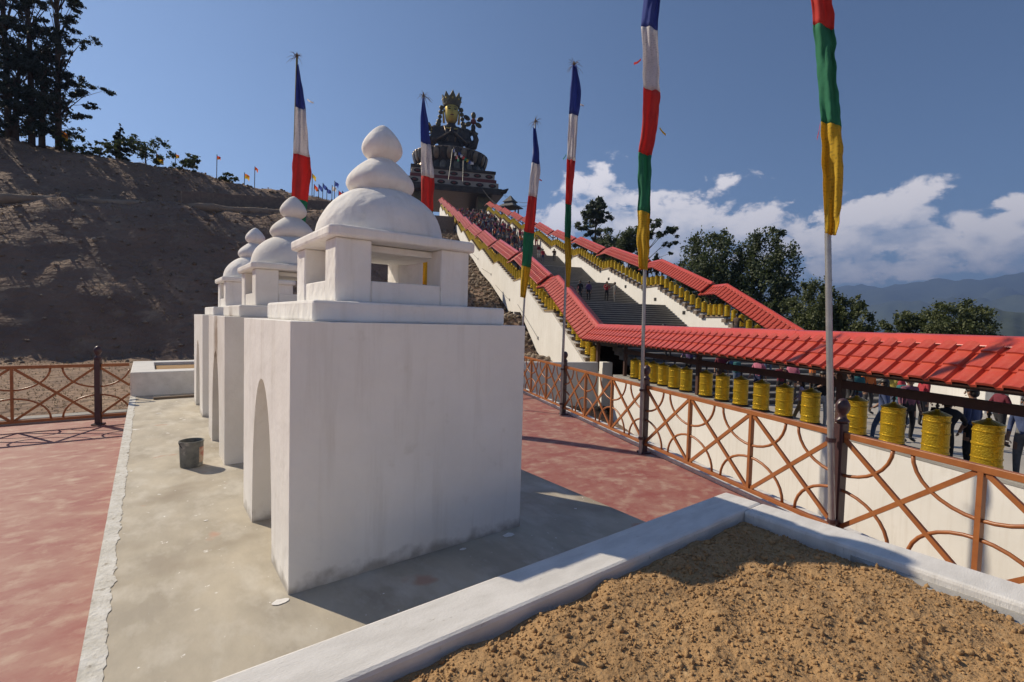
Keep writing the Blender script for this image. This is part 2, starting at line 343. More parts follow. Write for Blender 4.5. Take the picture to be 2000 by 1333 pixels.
# ------------------------------------------------------------------ terrain
G = -.46                 # terrace floor
PLAZA = -1.25
BPTS = [(-80, -3.2), (13, -3.2), (22, -2.2), (28, -.9), (31.5, -.7), (36.2, 1.9), (40.2, 2.1), (49.4, 5.2), (55, 6.7), (63.3, 9.5), (76, 13.3), (84.7, 17.2), (101, 22.3), (120, 26.4), (124, 27.0), (260, 27.6), (400, 15)]
def terr(X, Y, nz=True):
    s = X*SV.x+Y*SV.y; t = X*TV.x+Y*TV.y
    zb = 8.4+.13*min(14, max(-30, X)); zr = 13.0-.06*min(16, max(-40, X))
    if X < -12: zr += .10*(-12-X)
    y0 = 26.3; yb = y0+(zb+.5)/.80; yc = yb+4; yr = yc+(zr-zb)/.75
    if Y < 12.6: a = -.62 if Y > 11.6 or X > 8 else -.9
    elif Y < y0: a = -.62+.12*sstep(12.6, 16, Y)
    elif Y < yc: p_, q_ = -.5+.80*(Y-y0), zb+.06*(Y-yb); a = min(p_, q_)-math.log(1+math.exp(-2.2*abs(p_-q_)))/2.2
    else: p_, q_ = zb+.24+.75*(Y-yc), zr+.24+.04*min(60, Y-yr); a = min(p_, q_)-math.log(1+math.exp(-1.6*abs(p_-q_)))/1.6
    b = interp(s, BPTS)
    lo, hi = (-3, 6) if s > 17 else ((3.7+sstep(11, 17, s)*-6.7), 4.6+1.4*sstep(11, 17, s))
    w = max(sstep(lo, hi, t), sstep(62, 92, s))
    z = a*(1-w)+b*w
    if t > 22.5: z -= .42*(t-22.5)+.0004*(t-22.5)**2
    if 9.3 < t < 22 and s < 124: z -= 1.0
    if s < -40: z -= .4*(-40-s)
    if t < -130: z -= .4*(-130-t)
    if nz:
        k = 1.0 if (Y > 15 or t > 5) else 0
        steep = 1 if (Y > y0 and t < 6) else .45
        p = Vector((X*.22, Y*.22, 3.1))
        z += k*steep*(.42*noise.fractal(p, 1.0, 2.1, 4)*min(1, max(0, (Y-15)/12) if t < 5 else .6) + .17*noise.fractal(p*5, 1, 2, 3)*min(1, max(0, (Y-17)/6) if t < 5 else .6))
    return max(z, -258)
def build_terrain():
    xs = np.concatenate([np.arange(-420, -60, 24), np.arange(-60, -26, 2), np.arange(-26, 34, .42), np.arange(34, 70, 1.5), np.arange(70, 160, 5), np.arange(160, 720, 28)])
    ys = np.concatenate([np.arange(-600, -60, 28), np.arange(-60, 14, 2), np.arange(14, 66, .42), np.arange(66, 130, 1.6), np.arange(130, 240, 6), np.arange(240, 720, 28)])
    V = np.empty((len(ys), len(xs), 3))
    for j, y in enumerate(ys):
        for i, x in enumerate(xs): V[j, i] = (x, y, terr(x, y))
    nx = len(xs); idx = np.arange(len(ys)*nx).reshape(len(ys), nx)
    Fc = np.stack([idx[:-1, :-1], idx[:-1, 1:], idx[1:, 1:], idx[1:, :-1]], -1).reshape(-1, 4)
    o = np_obj('hillside', V.reshape(-1, 3), Fc, M['hill'], smooth=True)
    tag(o, 'brown bare earth hillside rising behind the terrace fence', kind='structure')
build_terrain()
o = MB().box((0, 0, -262), (26000, 26000, 2)).build('valley_ground', M['valley']); tag(o, 'valley floor far below the hill', kind='structure')

def mountain(name, dist, sky_px, base, label, seed, spread, amp):
    pts = []
    for x, y in sky_px:
        d = ray(x, y); h = math.hypot(d.x, d.y); pts.append((math.atan2(d.x, d.y), d.z/h))
    a0, a1 = pts[0][0], pts[-1][0]; na = 150; nr = 26; V = []; 
    for j in range(nr):
        q = j/(nr-1); r = dist*(1-.38+.76*q)
        prof = 1-abs(q-.5)*2
        for i in range(na):
            a = a0+(a1-a0)*i/(na-1)
            zt = dist*interp(a, pts)+CZ
            x, y = math.sin(a)*r, math.cos(a)*r
            n1 = noise.ridged_multi_fractal(Vector((x/dist*spread+seed, y/dist*spread, seed)), 1, 2.1, 5, 1, 2)-1.0
            z = base+(zt-base)*(prof**.85)+amp*dist*n1*(1-prof*.75)*prof**.5 + .004*dist*noise.noise(Vector((a*60, seed, q*6)))
            V.append((x, y, z if prof > .01 else base-5))
    idx = np.arange(nr*na).reshape(nr, na); Fc = np.stack([idx[:-1, :-1], idx[:-1, 1:], idx[1:, 1:], idx[1:, :-1]], -1).reshape(-1, 4)
    o = np_obj(name, np.array(V), Fc, M['forest'], smooth=True); return tag(o, label, kind='structure')
mountain('mountain_range', 9500, [(900, 560), (1200, 560), (1480, 565), (1560, 556), (1640, 558), (1750, 551), (1820, 553), (1900, 545), (2000, 538), (2300, 540), (3600, 545)], -260, 'pale hazy mountain range on the right horizon', 3.3, 9, .05)
mountain('mountain_ridge', 6600, [(1300, 640), (1500, 625), (1640, 612), (1760, 592), (1850, 582), (1930, 586), (2000, 576), (2300, 570), (3600, 575)], -260, 'nearer blue mountain ridge below the clouds', 7.7, 8, .05)
mountain('wooded_hill', 2300, [(1560, 690), (1700, 660), (1830, 640), (1890, 612), (1940, 598), (2000, 603), (2200, 610), (2600, 640), (3300, 690)], -260, 'dark wooded hill at the right edge beyond the trees', 1.2, 12, .03)

# ------------------------------------------------------------------ terrace: red floor, platform, planters
FDIR = Vector((math.sin(rad(37.27-17.58)), math.cos(rad(37.27-17.58)), 0)); FN = Vector((FDIR.y, -FDIR.x, 0))
P2 = on_z(1257, 885, G)
def FP(k, off=0, z=0): p = P2+FDIR*k+FN*off; return Vector((p.x, p.y, z))
CORNER = FP(6.55)
e0, e1 = FP(-9, .12), FP(6.7, .12)
poly = [(-24, -9), (e0.x, -9 if e0.y > -9 else e0.y), (e0.x, e0.y), (e1.x, e1.y), (-24, 12.3)]
poly = [(-24, -8.5), (FP(-13.9, .12).x, -8.5), (e1.x, e1.y), (e1.x-.1, 11.75), (-24, 12.3)]
o = MB().prism([(x, y, G-.5) for x, y in poly], (0, 0, .5)).build('red_pavement', M['red_ground']); tag(o, 'red oxide trowelled concrete terrace floor', kind='structure')
def strip(name, k0, k1, o0, o1, z0, z1, m):
    b = MB(); b.hexa([FP(k0, o0, z0), FP(k0, o1, z0), FP(k1, o1, z0), FP(k1, o0, z0)], [FP(k0, o0, z1), FP(k0, o1, z1), FP(k1, o1, z1), FP(k1, o0, z1)]); return b.build(name, m, bevel=.01)
o = strip('terrace_retaining_wall', -13, 6.9, .125, .42, -4, G+.05, M['curb']); tag(o, 'white ledge and retaining wall under the right lattice fence', 'retaining wall')

o = MB().box((-7.5, -8.25, .75), (33, .3, 2.6)).build('added_bounce_wall', M['plaster'], bevel=.02); tag(o, 'added white wall behind the camera, bouncing sunlight onto the near stupa', kind='structure')  # unseen wall added to reflect warm sun onto the near stupa's shaded face
plat = thing('platform', 'cream cement platform the white stupas stand on', 'platform', (1.49, 6.5, G)); plat['kind'] = 'structure'; del plat['category']
pb = MB(); pb.box((1.49-1.49, 4.9-6.5, -G/2), (3.46, 17.6, -G)); pb.build('slab', M['cement'], plat)
# chipped white edging along the left side: uneven strip
pb = MB(); n = 420; Y0, Y1 = .2, 11.38
rows = []
for i in range(n+1):
    y = Y0+(Y1-Y0)*i/n; wv = .085+.018*noise.noise(Vector((0, y*2.3, 1)))+.022*noise.noise(Vector((4, y*9, 1)))+.012*noise.noise(Vector((8, y*27, 1)))
    rows.append((y, wv))
for (ya, wa), (yb, wb) in zip(rows, rows[1:]):
    za, zb = .012+.006*noise.noise(Vector((9, ya*5, 0))), .012+.006*noise.noise(Vector((9, yb*5, 0)))
    pb.face([(-.245, ya, za), (-.245+wa, ya, .004), (-.245+wb, yb, .004), (-.245, yb, zb)])
    pb.face([(-.245, ya, za), (-.245, yb, zb), (-.245, yb, G+.01), (-.245, ya, G+.01)])
eo = pb.build('edging', M['edging'], plat, loc=(-1.49, -6.5, -G))
# loose white splash where the near stupa meets the floor
def splash(cx, cy, r, seed, n=16):
    b = MB(); b.face([(cx+math.cos(2*math.pi*i/n)*r*(1+.5*noise.noise(Vector((i*.9, seed, 0)))), cy+math.sin(2*math.pi*i/n)*r*.6*(1+.5*noise.noise(Vector((i*.9, seed, 5)))), .004) for i in range(n)])
    return b
sb = MB()
for k, (cx, cy, r) in enumerate([(.59, 2.84, .045), (1.75, 2.80, .025), (2.15, 2.8, .05), (.15, 9.3, .035), (.36, 4.3, .014)]):
    q = splash(cx, cy, r, k*3.1); sb.face(q.v)
sb.build('paint_splash', M['plaster'], plat, loc=(-1.49, -6.5, -G))

def planter(name, label, x0, x1, y0, y1, ix0, ix1, iy0, iy1, h):
    t = thing(name, label, 'planter', ((x0+x1)/2, (y0+y1)/2, 0)); cx, cy = t.location.x, t.location.y
    for a, b, c, d in ((x0, x1, iy1, y1), (x0, x1, y0, iy0), (ix1, x1, iy0, iy1), (x0, ix0, iy0, iy1)):
        if b-a < .02 or d-c < .02: continue
        m = MB(); nx = max(2, int((b-a)/.06)); ny = max(2, int((d-c)/.06))
        m.box(((a+b)/2-cx, (c+d)/2-cy, (h+G)/2), (b-a, d-c, h-G)); m.build('curb', M['curb'], t, bevel=.018)
    return t
planter('planter', 'white low planter wall full of brown soil in the foreground', -.24, 3.22, -3.2, 1.72, .0, 2.98, -2.9, 1.47, .45)
planter('planter', 'small white planter box at the far end of the platform', -.24, 3.22, 11.38, 13.9, .14, 2.9, 11.83, 13.5, .45)
o = MB().box((1.5, 12.66, .17), (2.8, 1.7, .42)).build('planter_soil', M['soil']); tag(o, 'brown soil filling the far planter', kind='stuff')
o = MB().prism([(2.985, -2.8, .2), (2.76, -2.8, .2), (2.80, .2, .2), (2.90, .75, .2), (2.985, .9, .2)], (0, 0, .205)).build('mortar_footing', M['grey_concrete'], bpy.data.objects['planter']); o.location = -bpy.data.objects['planter'].location

def soil():
    xs = np.arange(.02, 2.97, .02); ys = np.arange(-1.2, 1.462, .02)
    V = np.empty((len(ys), len(xs), 3))
    def hgt(x, y):
        e = min(x-.0, 2.98-x, 1.47-y)
        return .426+.022*noise.noise(Vector((x*1.1, y*1.1, 2)))+.022*noise.fractal(Vector((x*5, y*5, 0)), 1, 2, 4) - .035*max(0, 1-e/.12) - .03*sstep(2.7, 2.95, x)*(1-sstep(.1, .6, y))
    for j, y in enumerate(ys):
        for i, x in enumerate(xs): V[j, i] = (x, y, hgt(x, y))
    nx = len(xs); idx = np.arange(len(ys)*nx).reshape(len(ys), nx); Fc = np.stack([idx[:-1, :-1], idx[:-1, 1:], idx[1:, 1:], idx[1:, :-1]], -1).reshape(-1, 4)
    tris = np.concatenate([Fc[:, [0, 1, 2]], Fc[:, [0, 2, 3]]])
    g = np.random.default_rng(3); bm = bmesh.new(); bmesh.ops.create_icosphere(bm, subdivisions=1, radius=1); bm.verts.ensure_lookup_table()
    ico = np.array([v.co[:] for v in bm.verts]); it = np.array([[v.index for v in f.verts] for f in bm.faces]); bm.free()
    n = 44000; px = g.uniform(.1, 2.94, n); py = 1.44-g.uniform(0, 1, n)**1.0*2.3
    sz = .0018+.0068*g.power(.34, n)**1.9+(g.uniform(0, 1, n) < .012)*g.uniform(.004, .014, n)
    Vs = [V.reshape(-1, 3)]; Fs = [tris]; off = len(Vs[0])
    jit = [ico*(1+.32*g.standard_normal((len(ico), 1))) for _ in range(24)]
    for k in range(n):
        sc = sz[k]*g.uniform(.7, 1.25, 3); a = g.uniform(0, 6.28); c, s_ = math.cos(a), math.sin(a)
        p = jit[k % 24]*sc; p = np.stack([p[:, 0]*c-p[:, 1]*s_, p[:, 0]*s_+p[:, 1]*c, p[:, 2]], 1)
        Vs.append(p+(px[k], py[k], hgt(px[k], py[k])+sz[k]*.35)); Fs.append(it+off); off += len(ico)
    o = np_obj('planter_soil', np.concatenate(Vs), np.concatenate(Fs), M['soil'])
    tag(o, 'lumpy sunlit brown soil filling the foreground planter', kind='stuff')
soil()

# ------------------------------------------------------------------ stupas (white incense burners)
def soot_plaster():
    m = mat('sooty_white_plaster', (.78, .755, .71), (.68, .65, .60), 2.2, .85, .35, 22, c3=(.60, .55, .47), s3=5, lo3=.6, hi3=.85, dist=.012)
    nt = m.node_tree; n = nt.nodes; l = nt.links; b = n['Principled BSDF']; old = b.inputs['Base Color'].links[0].from_socket
    t = n.new('ShaderNodeTexCoord')
    mp = n.new('ShaderNodeMapping'); mp.inputs['Location'].default_value = (.84*1.2, 0, -1.28*1.6); mp.inputs['Scale'].default_value = (1.2, 3.0, 1.6); l.new(t.outputs['Object'], mp.inputs[0])
    ln = n.new('ShaderNodeVectorMath'); ln.operation = 'LENGTH'; l.new(mp.outputs[0], ln.inputs[0])
    nz = n.new('ShaderNodeTexNoise'); nz.inputs['Scale'].default_value = 7; nz.inputs['Detail'].default_value = 6; l.new(t.outputs['Object'], nz.inputs['Vector'])
    ad = n.new('ShaderNodeMath'); ad.operation = 'MULTIPLY_ADD'; l.new(nz.outputs[0], ad.inputs[0]); ad.inputs[1].default_value = -1.1; l.new(ln.outputs['Value'], ad.inputs[2])
    r = n.new('ShaderNodeMapRange'); l.new(ad.outputs[0], r.inputs[0]); r.inputs[1].default_value = -.35; r.inputs[2].default_value = .25; r.inputs[3].default_value = .85; r.inputs[4].default_value = 0
    mx = n.new('ShaderNodeMix'); mx.data_type = 'RGBA'; l.new(r.outputs[0], mx.inputs[0]); l.new(old, mx.inputs[6]); mx.inputs[7].default_value = (.20, .125, .075, 1); l.new(mx.outputs[2], b.inputs['Base Color'])
    return m
M['soot_plaster'] = soot_plaster()
def base_mat():          # splashed grime along the foot of the wall
    m = mat('stupa_base_plaster', (.85, .83, .79), (.79, .77, .73), 2.0, .85, .3, 24, c3=(.64, .61, .55), s3=5, lo3=.62, hi3=.85, dist=.01, bump2=(3, .35, .05), streak=(.55, (.60, .56, .50)))
    nt = m.node_tree; n = nt.nodes; l = nt.links; b = n['Principled BSDF']; old = b.inputs['Base Color'].links[0].from_socket
    t = n.new('ShaderNodeTexCoord'); sp = n.new('ShaderNodeSeparateXYZ'); l.new(t.outputs['Object'], sp.inputs[0])
    nz = n.new('ShaderNodeTexNoise'); nz.inputs['Scale'].default_value = 9; nz.inputs['Detail'].default_value = 8; l.new(t.outputs['Object'], nz.inputs['Vector'])
    ad = n.new('ShaderNodeMath'); ad.operation = 'MULTIPLY_ADD'; l.new(nz.outputs[0], ad.inputs[0]); ad.inputs[1].default_value = -.22; l.new(sp.outputs[2], ad.inputs[2])
    r = n.new('ShaderNodeMapRange'); l.new(ad.outputs[0], r.inputs[0]); r.inputs[1].default_value = -.1; r.inputs[2].default_value = -.02; r.inputs[3].default_value = .75; r.inputs[4].default_value = 0
    mx = n.new('ShaderNodeMix'); mx.data_type = 'RGBA'; l.new(r.outputs[0], mx.inputs[0]); l.new(old, mx.inputs[6]); mx.inputs[7].default_value = (.30, .27, .23, 1); l.new(mx.outputs[2], b.inputs['Base Color'])
    return m
M['stupa_base'] = base_mat()
def stupa(label, cx, cy, seed, sooty):
    t = thing('stupa', label, 'stupa', (cx, cy, 0), group='white stupas on the platform')
    pm = M['soot_plaster'] if sooty else M['plaster']; bmat = M['soot_plaster'] if sooty else M['stupa_base']
    hx, hy, H = .84, .80, 1.565; ay, aw, ah = .03, .362, 1.15
    m = MB(); k = 22; left = []; right = []
    for i in range(k+1):
        q = math.sin(math.pi/2*i/k)**1.0; z = ah*q; wd_ = aw*(1-.10*q)*math.sqrt(max(0, 1-q**3.3)) if i < k else 0
        left.append((ay+wd_, z)); right.append((ay-wd_, z))
    # slight flare at the foot
    fl = .03
    X = -hx
    for i in range(k):
        (a, za), (b, zb_) = left[i], left[i+1]; oa, ob = za*H/ah, zb_*H/ah
        m.face([(X, a, za), (X, b, zb_), (X, hy, ob), (X, hy, oa)]); (a, za), (b, zb_) = right[i], right[i+1]
        m.face([(X, b, zb_), (X, a, za), (X, -hy, oa), (X, -hy, ob)])
    m.face([(X, ay, ah), (X, -hy, H), (X, hy, H)])
    dp = .62
    for arr, fl_ in ((left, False), (right, True)):
        for i in range(k):
            (a, za), (b, zb_) = arr[i], arr[i+1]; q = [(X, a, za), (X+dp, a, za), (X+dp, b, zb_), (X, b, zb_)]
            m.face(q[::-1] if fl_ else q)
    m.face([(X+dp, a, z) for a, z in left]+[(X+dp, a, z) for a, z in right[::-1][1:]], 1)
    ozs = [z*H/ah for _, z in left]
    m.face([(hx, -hy, 0), (hx, -hy, H)]+[(-hx, -hy, z) for z in reversed(ozs)]); m.face([(hx, -hy, 0), (hx, hy, 0), (hx, hy, H), (hx, -hy, H)])
    m.face([(hx, hy, H), (hx, hy, 0)]+[(-hx, hy, z) for z in ozs]); m.face([(-hx, -hy, H), (hx, -hy, H), (hx, hy, H), (-hx, hy, H)])
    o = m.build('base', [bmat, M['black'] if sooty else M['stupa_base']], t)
    bm = bmesh.new(); bm.from_mesh(o.data); bmesh.ops.remove_doubles(bm, verts=bm.verts, dist=.0005); bmesh.ops.recalc_face_normals(bm, faces=bm.faces); bm.to_mesh(o.data); bm.free()
    at_ = o.data.attributes.new('bevel_weight_edge', 'FLOAT', 'EDGE'); vv = o.data.vertices
    for ed in o.data.edges:
        p, q = vv[ed.vertices[0]].co, vv[ed.vertices[1]].co
        oc = lambda w: abs(abs(w.x)-hx) < .001 and abs(abs(w.y)-hy) < .001
        if (oc(p) and oc(q)): at_.data[ed.index].value = 1
    b = o.modifiers.new('bevel', 'BEVEL'); b.width = .02; b.segments = 3; b.limit_method = 'WEIGHT'
    MB().box((.02, 0, H+.064), (1.42, 1.36, .132)).build('plinth', pm, t, bevel=.018)
    zt = H+.13; ht = .42; p0, p1 = -.505, .505
    for sx in (-1, 1):
        for sy in (-1, 1):
            MB().box((sx*(.505-.12), sy*(.505-.12), zt+ht/2), (.24, .24, ht)).build('pillar', pm, t, bevel=.014)
    for sy in (-1, 1): MB().box((0, sy*(.505-.095), zt+.075), (.53, .17, .15)).build('parapet', pm, t, bevel=.01)
    for sx in (-1, 1): MB().box((sx*(.505-.095), 0, zt+.075), (.17, .53, .15)).build('parapet', pm, t, bevel=.01)
    MB().box((0, 0, zt+ht-.03), (.70, .70, .05)).build('ceiling', pm, t, bevel=.01)
    # roof slab with clipped corners
    q = .555; c_ = .05
    MB().prism([(-q+c_, -q, zt+ht), (q-c_, -q, zt+ht), (q, -q+c_, zt+ht), (q, q-c_, zt+ht), (q-c_, q, zt+ht), (-q+c_, q, zt+ht), (-q, q-c_, zt+ht), (-q, -q+c_, zt+ht)], (0, 0, .075)).build('roof_slab', pm, t, bevel=.02)
    zd = zt+ht+.072; R_ = .485; Hd = .415
    prof = [(R_*math.cos(a)**.92, Hd*math.sin(a)) for a in np.linspace(0, math.pi/2-.05, 14)]
    MB().lathe(prof, 40, (0, 0, zd), jit=.025, seed=seed).build('dome', pm, t, smooth=True)
    def bulb(name, r, z0, h, dx, s2):
        pr = [(.30, 0), (.62, .07), (.90, .20), (1.0, .33), (.97, .45), (.86, .58), (.68, .72), (.47, .85), (.26, .95), (.06, 1.0)]
        # smooth the profile
        P = []
        for i in np.linspace(0, len(pr)-1, 26):
            a = int(min(i, len(pr)-2)); f_ = i-a; P.append((pr[a][0]*(1-f_)+pr[a+1][0]*f_, pr[a][1]*(1-f_)+pr[a+1][1]*f_))
        for _ in range(2): P = [P[0]]+[((P[i-1][0]+2*P[i][0]+P[i+1][0])/4, (P[i-1][1]+2*P[i][1]+P[i+1][1])/4) for i in range(1, len(P)-1)]+[P[-1]]
        MB().lathe([(a*r, b*h) for a, b in P], 32, (dx, 0, z0), jit=.035, seed=s2).build(name, pm, t, smooth=True)
    bulb('bulb', .262, zd+.315, .355, -.01, seed+2)
    bulb('finial', .158, zd+.615, .295, .0, seed+5)
    return t
stupa('nearest and largest white stupa with an arched opening, beside the foreground planter', 1.48, 3.685, 1, False)
stupa('middle white stupa with brown soot above its arch, behind the paint bucket', 1.49, 6.60, 20, True)
stupa('farthest white stupa of the row, next to the far planter box', 1.52, 9.46, 40, False)

# bucket, plank
def bucket():
    t = thing('paint_bucket', 'small dirty grey paint bucket with a red label on the cement platform', 'bucket', (.37, 5.95, .0), rz=.5); t.scale = (.9, .9, .93)
    m = mat('paint_stained_tin', (.10, .105, .10), (.20, .20, .18), 9, .6, .3, 30, c3=(.45, .42, .36), s3=7, lo3=.55, hi3=.72)
    prof = [(.002, .012), (.105, .012), (.108, 0), (.112, .01), (.120, .27), (.126, .272), (.126, .29), (.116, .29), (.112, .26), (.102, .03), (.002, .03)]
    MB().lathe(prof, 28).build('body', m, t, smooth=True, angle=40)
    b = MB(); pl = mat('faded_red_label', (.42, .14, .10), (.55, .42, .30), 11, .7, lo=.42, hi=.6)
    for i in range(7):
        a0, a1 = -.25+i*.16, -.25+(i+1)*.16
        b.face([(.1155*math.cos(a0-1.2), .1155*math.sin(a0-1.2), .05), (.1155*math.cos(a1-1.2), .1155*math.sin(a1-1.2), .05), (.1205*math.cos(a1-1.2), .1205*math.sin(a1-1.2), .22), (.1205*math.cos(a0-1.2), .1205*math.sin(a0-1.2), .22)])
    b.build('paper_label', pl, t, smooth=True)
    hb = MB(); hb.tube([(.126*math.cos(a), .03-.13*math.sin(a)*.9, .275-.12*math.sin(a)) for a in np.linspace(0, math.pi, 13)], .004, 6); hb.build('wire_handle', M['dark_metal'], t)
bucket()
o = MB().box((0, 0, .02), (1.05, .1, .04)).build('plank', M['wood_plank'], loc=(.62, 10.85, .001), rz=.06, bevel=.004); tag(o, 'weathered wooden plank lying before the far planter', 'plank')
o = MB().box((0, 0, .015), (.8, .07, .03)).build('plank', M['wood_plank'], loc=(.75, 10.98, .001), rz=-.04, bevel=.004); tag(o, 'thin dark board behind the plank at the far planter', 'plank')

# ------------------------------------------------------------------ lattice fences
def fence(label, posts, sub, gap=None):
    P0 = posts[0]; t = thing('lattice_fence', label, 'fence', (P0.x, P0.y, G)); o0 = Vector((P0.x, P0.y, G))
    zt, zb = 1.07, .16
    def post(p):
        q = p-o0; q.z = 0
        m = MB(); m.box((q.x, q.y, .59), (.085, .085, 1.18), rz=-rad(19.7)); po = m.build('post', M['dark_post'], t, bevel=.006)
        f = MB(); f.lathe([(.03, 1.18), (.058, 1.185), (.062, 1.205), (.040, 1.225), (.032, 1.26), (.05, 1.285), (.062, 1.325), (.058, 1.36), (.036, 1.40), (.004, 1.415)], 16, (q.x, q.y, 0)); f.build('finial', M['dark_post'], po, smooth=True)
        b = MB(); b.box((q.x, q.y, .013), (.16, .16, .026), rz=-rad(19.7)); b.build('base_plate', M['dark_post'], po, bevel=.004)
    for p in posts: post(p)
    for a, b in zip(posts, posts[1:]):
        if gap and gap(a, b): continue
        a = Vector((a.x, a.y, G))-o0; b = Vector((b.x, b.y, G))-o0; d = b-a; u = d.normalized(); nrm = Vector((u.y, -u.x, 0)); a2 = a+u*.045; b2 = b-u*.045
        for z, h in ((zt, .055), (zb, .045)):
            MB().bar(a2+ZV*z, b2+ZV*z, .05, h).build('rail', M['orange_rail'], t, bevel=.005)
        n = sub; st_ = d/n; L_ = st_.length
        for i in range(n):
            p = a+st_*i; q = a+st_*(i+1)
            ins = .03/ L_
            MB().bar(p+ZV*(zb+.025)+st_*ins, q+ZV*(zt-.03)-st_*ins, .028, .038).build('diagonal_bar', M['orange_rail'], t)
            MB().bar(p+ZV*(zt-.03)+st_*ins+nrm*.004, q+ZV*(zb+.025)-st_*ins+nrm*.004, .028, .038).build('diagonal_bar', M['orange_rail'], t)
            if i > 0: MB().bar(p+ZV*(zb+.02), p+ZV*(zt-.02), .036, .05, up=nrm).build('upright_bar', M['orange_rail'], t)
        for i in range(n+1):
            p = a+st_*i; rw = .43*L_; rh = .40*(zt-zb)
            ang = [math.pi*j/16 for j in range(17)]
            lo_, hi_ = (8 if i == 0 else 0), (8 if i == n else 16)
            rg = range(0, 9) if i == 0 else (range(8, 17) if i == n else range(17))
            for s_, z0 in ((-1, zt-.02), (1, zb+.02)):
                pts = [p+u*(rw*math.cos(ang[j]))+ZV*(z0+s_*rh*math.sin(ang[j]))+nrm*.002 for j in rg]
                MB().tube(pts, .0155, 8).build('curved_bar', M['orange_rail'], t, smooth=True)
    return t
fence('rust orange lattice fence with dark posts along the right edge of the terrace', [FP(k) for k in (-9.81, -6.54, -3.27, 0, 3.2, 6.45)], 3)
lp = [Vector((-.69-3.25*i, 11.275+.02*i, G)) for i in range(4)]
fence('rust orange lattice fence left of the far planter, in front of the brown slope', [Vector((-.27, 11.27, G))]+lp[:1], 1, gap=None) if False else None
t_ = fence('rust orange lattice fence at the left, in front of the brown slope', lp, 3)
# short end of that fence between its last post and the platform
o0 = Vector((lp[0].x, lp[0].y, G))
for z, h in ((1.07, .055), (.16, .045)): MB().bar((.045, 0, z), (.44, 0, z), .05, h).build('rail', M['orange_rail'], t_, bevel=.005)
MB().bar((.03, 0, 1.03), (.44, 0, .69), .028, .038).build('diagonal_bar', M['orange_rail'], t_); MB().bar((.03, .004, .19), (.44, .004, .53), .028, .038).build('diagonal_bar', M['orange_rail'], t_)
for s_, z0 in ((-1, 1.05), (1, .18)):
    MB().tube([(.45*math.cos(a), 0, z0+s_*.364*math.sin(a)) for a in np.linspace(.2, math.pi/2, 8)], .0155, 8).build('curved_bar', M['orange_rail'], t_, smooth=True)
bp = [Vector((3.3, 11.3, G)), Vector((5.6, 11.2, G)), FP(6.6)]
fence('rust orange lattice fence closing the terrace behind the far stupa', bp, 2)
# kerb behind the left fence
o = MB().box((-12, 12.05, G+.02), (23.4, .3, .16)).build('kerb', M['grey_concrete'], bevel=.02); tag(o, 'grey kerb running behind the left fence', kind='structure')

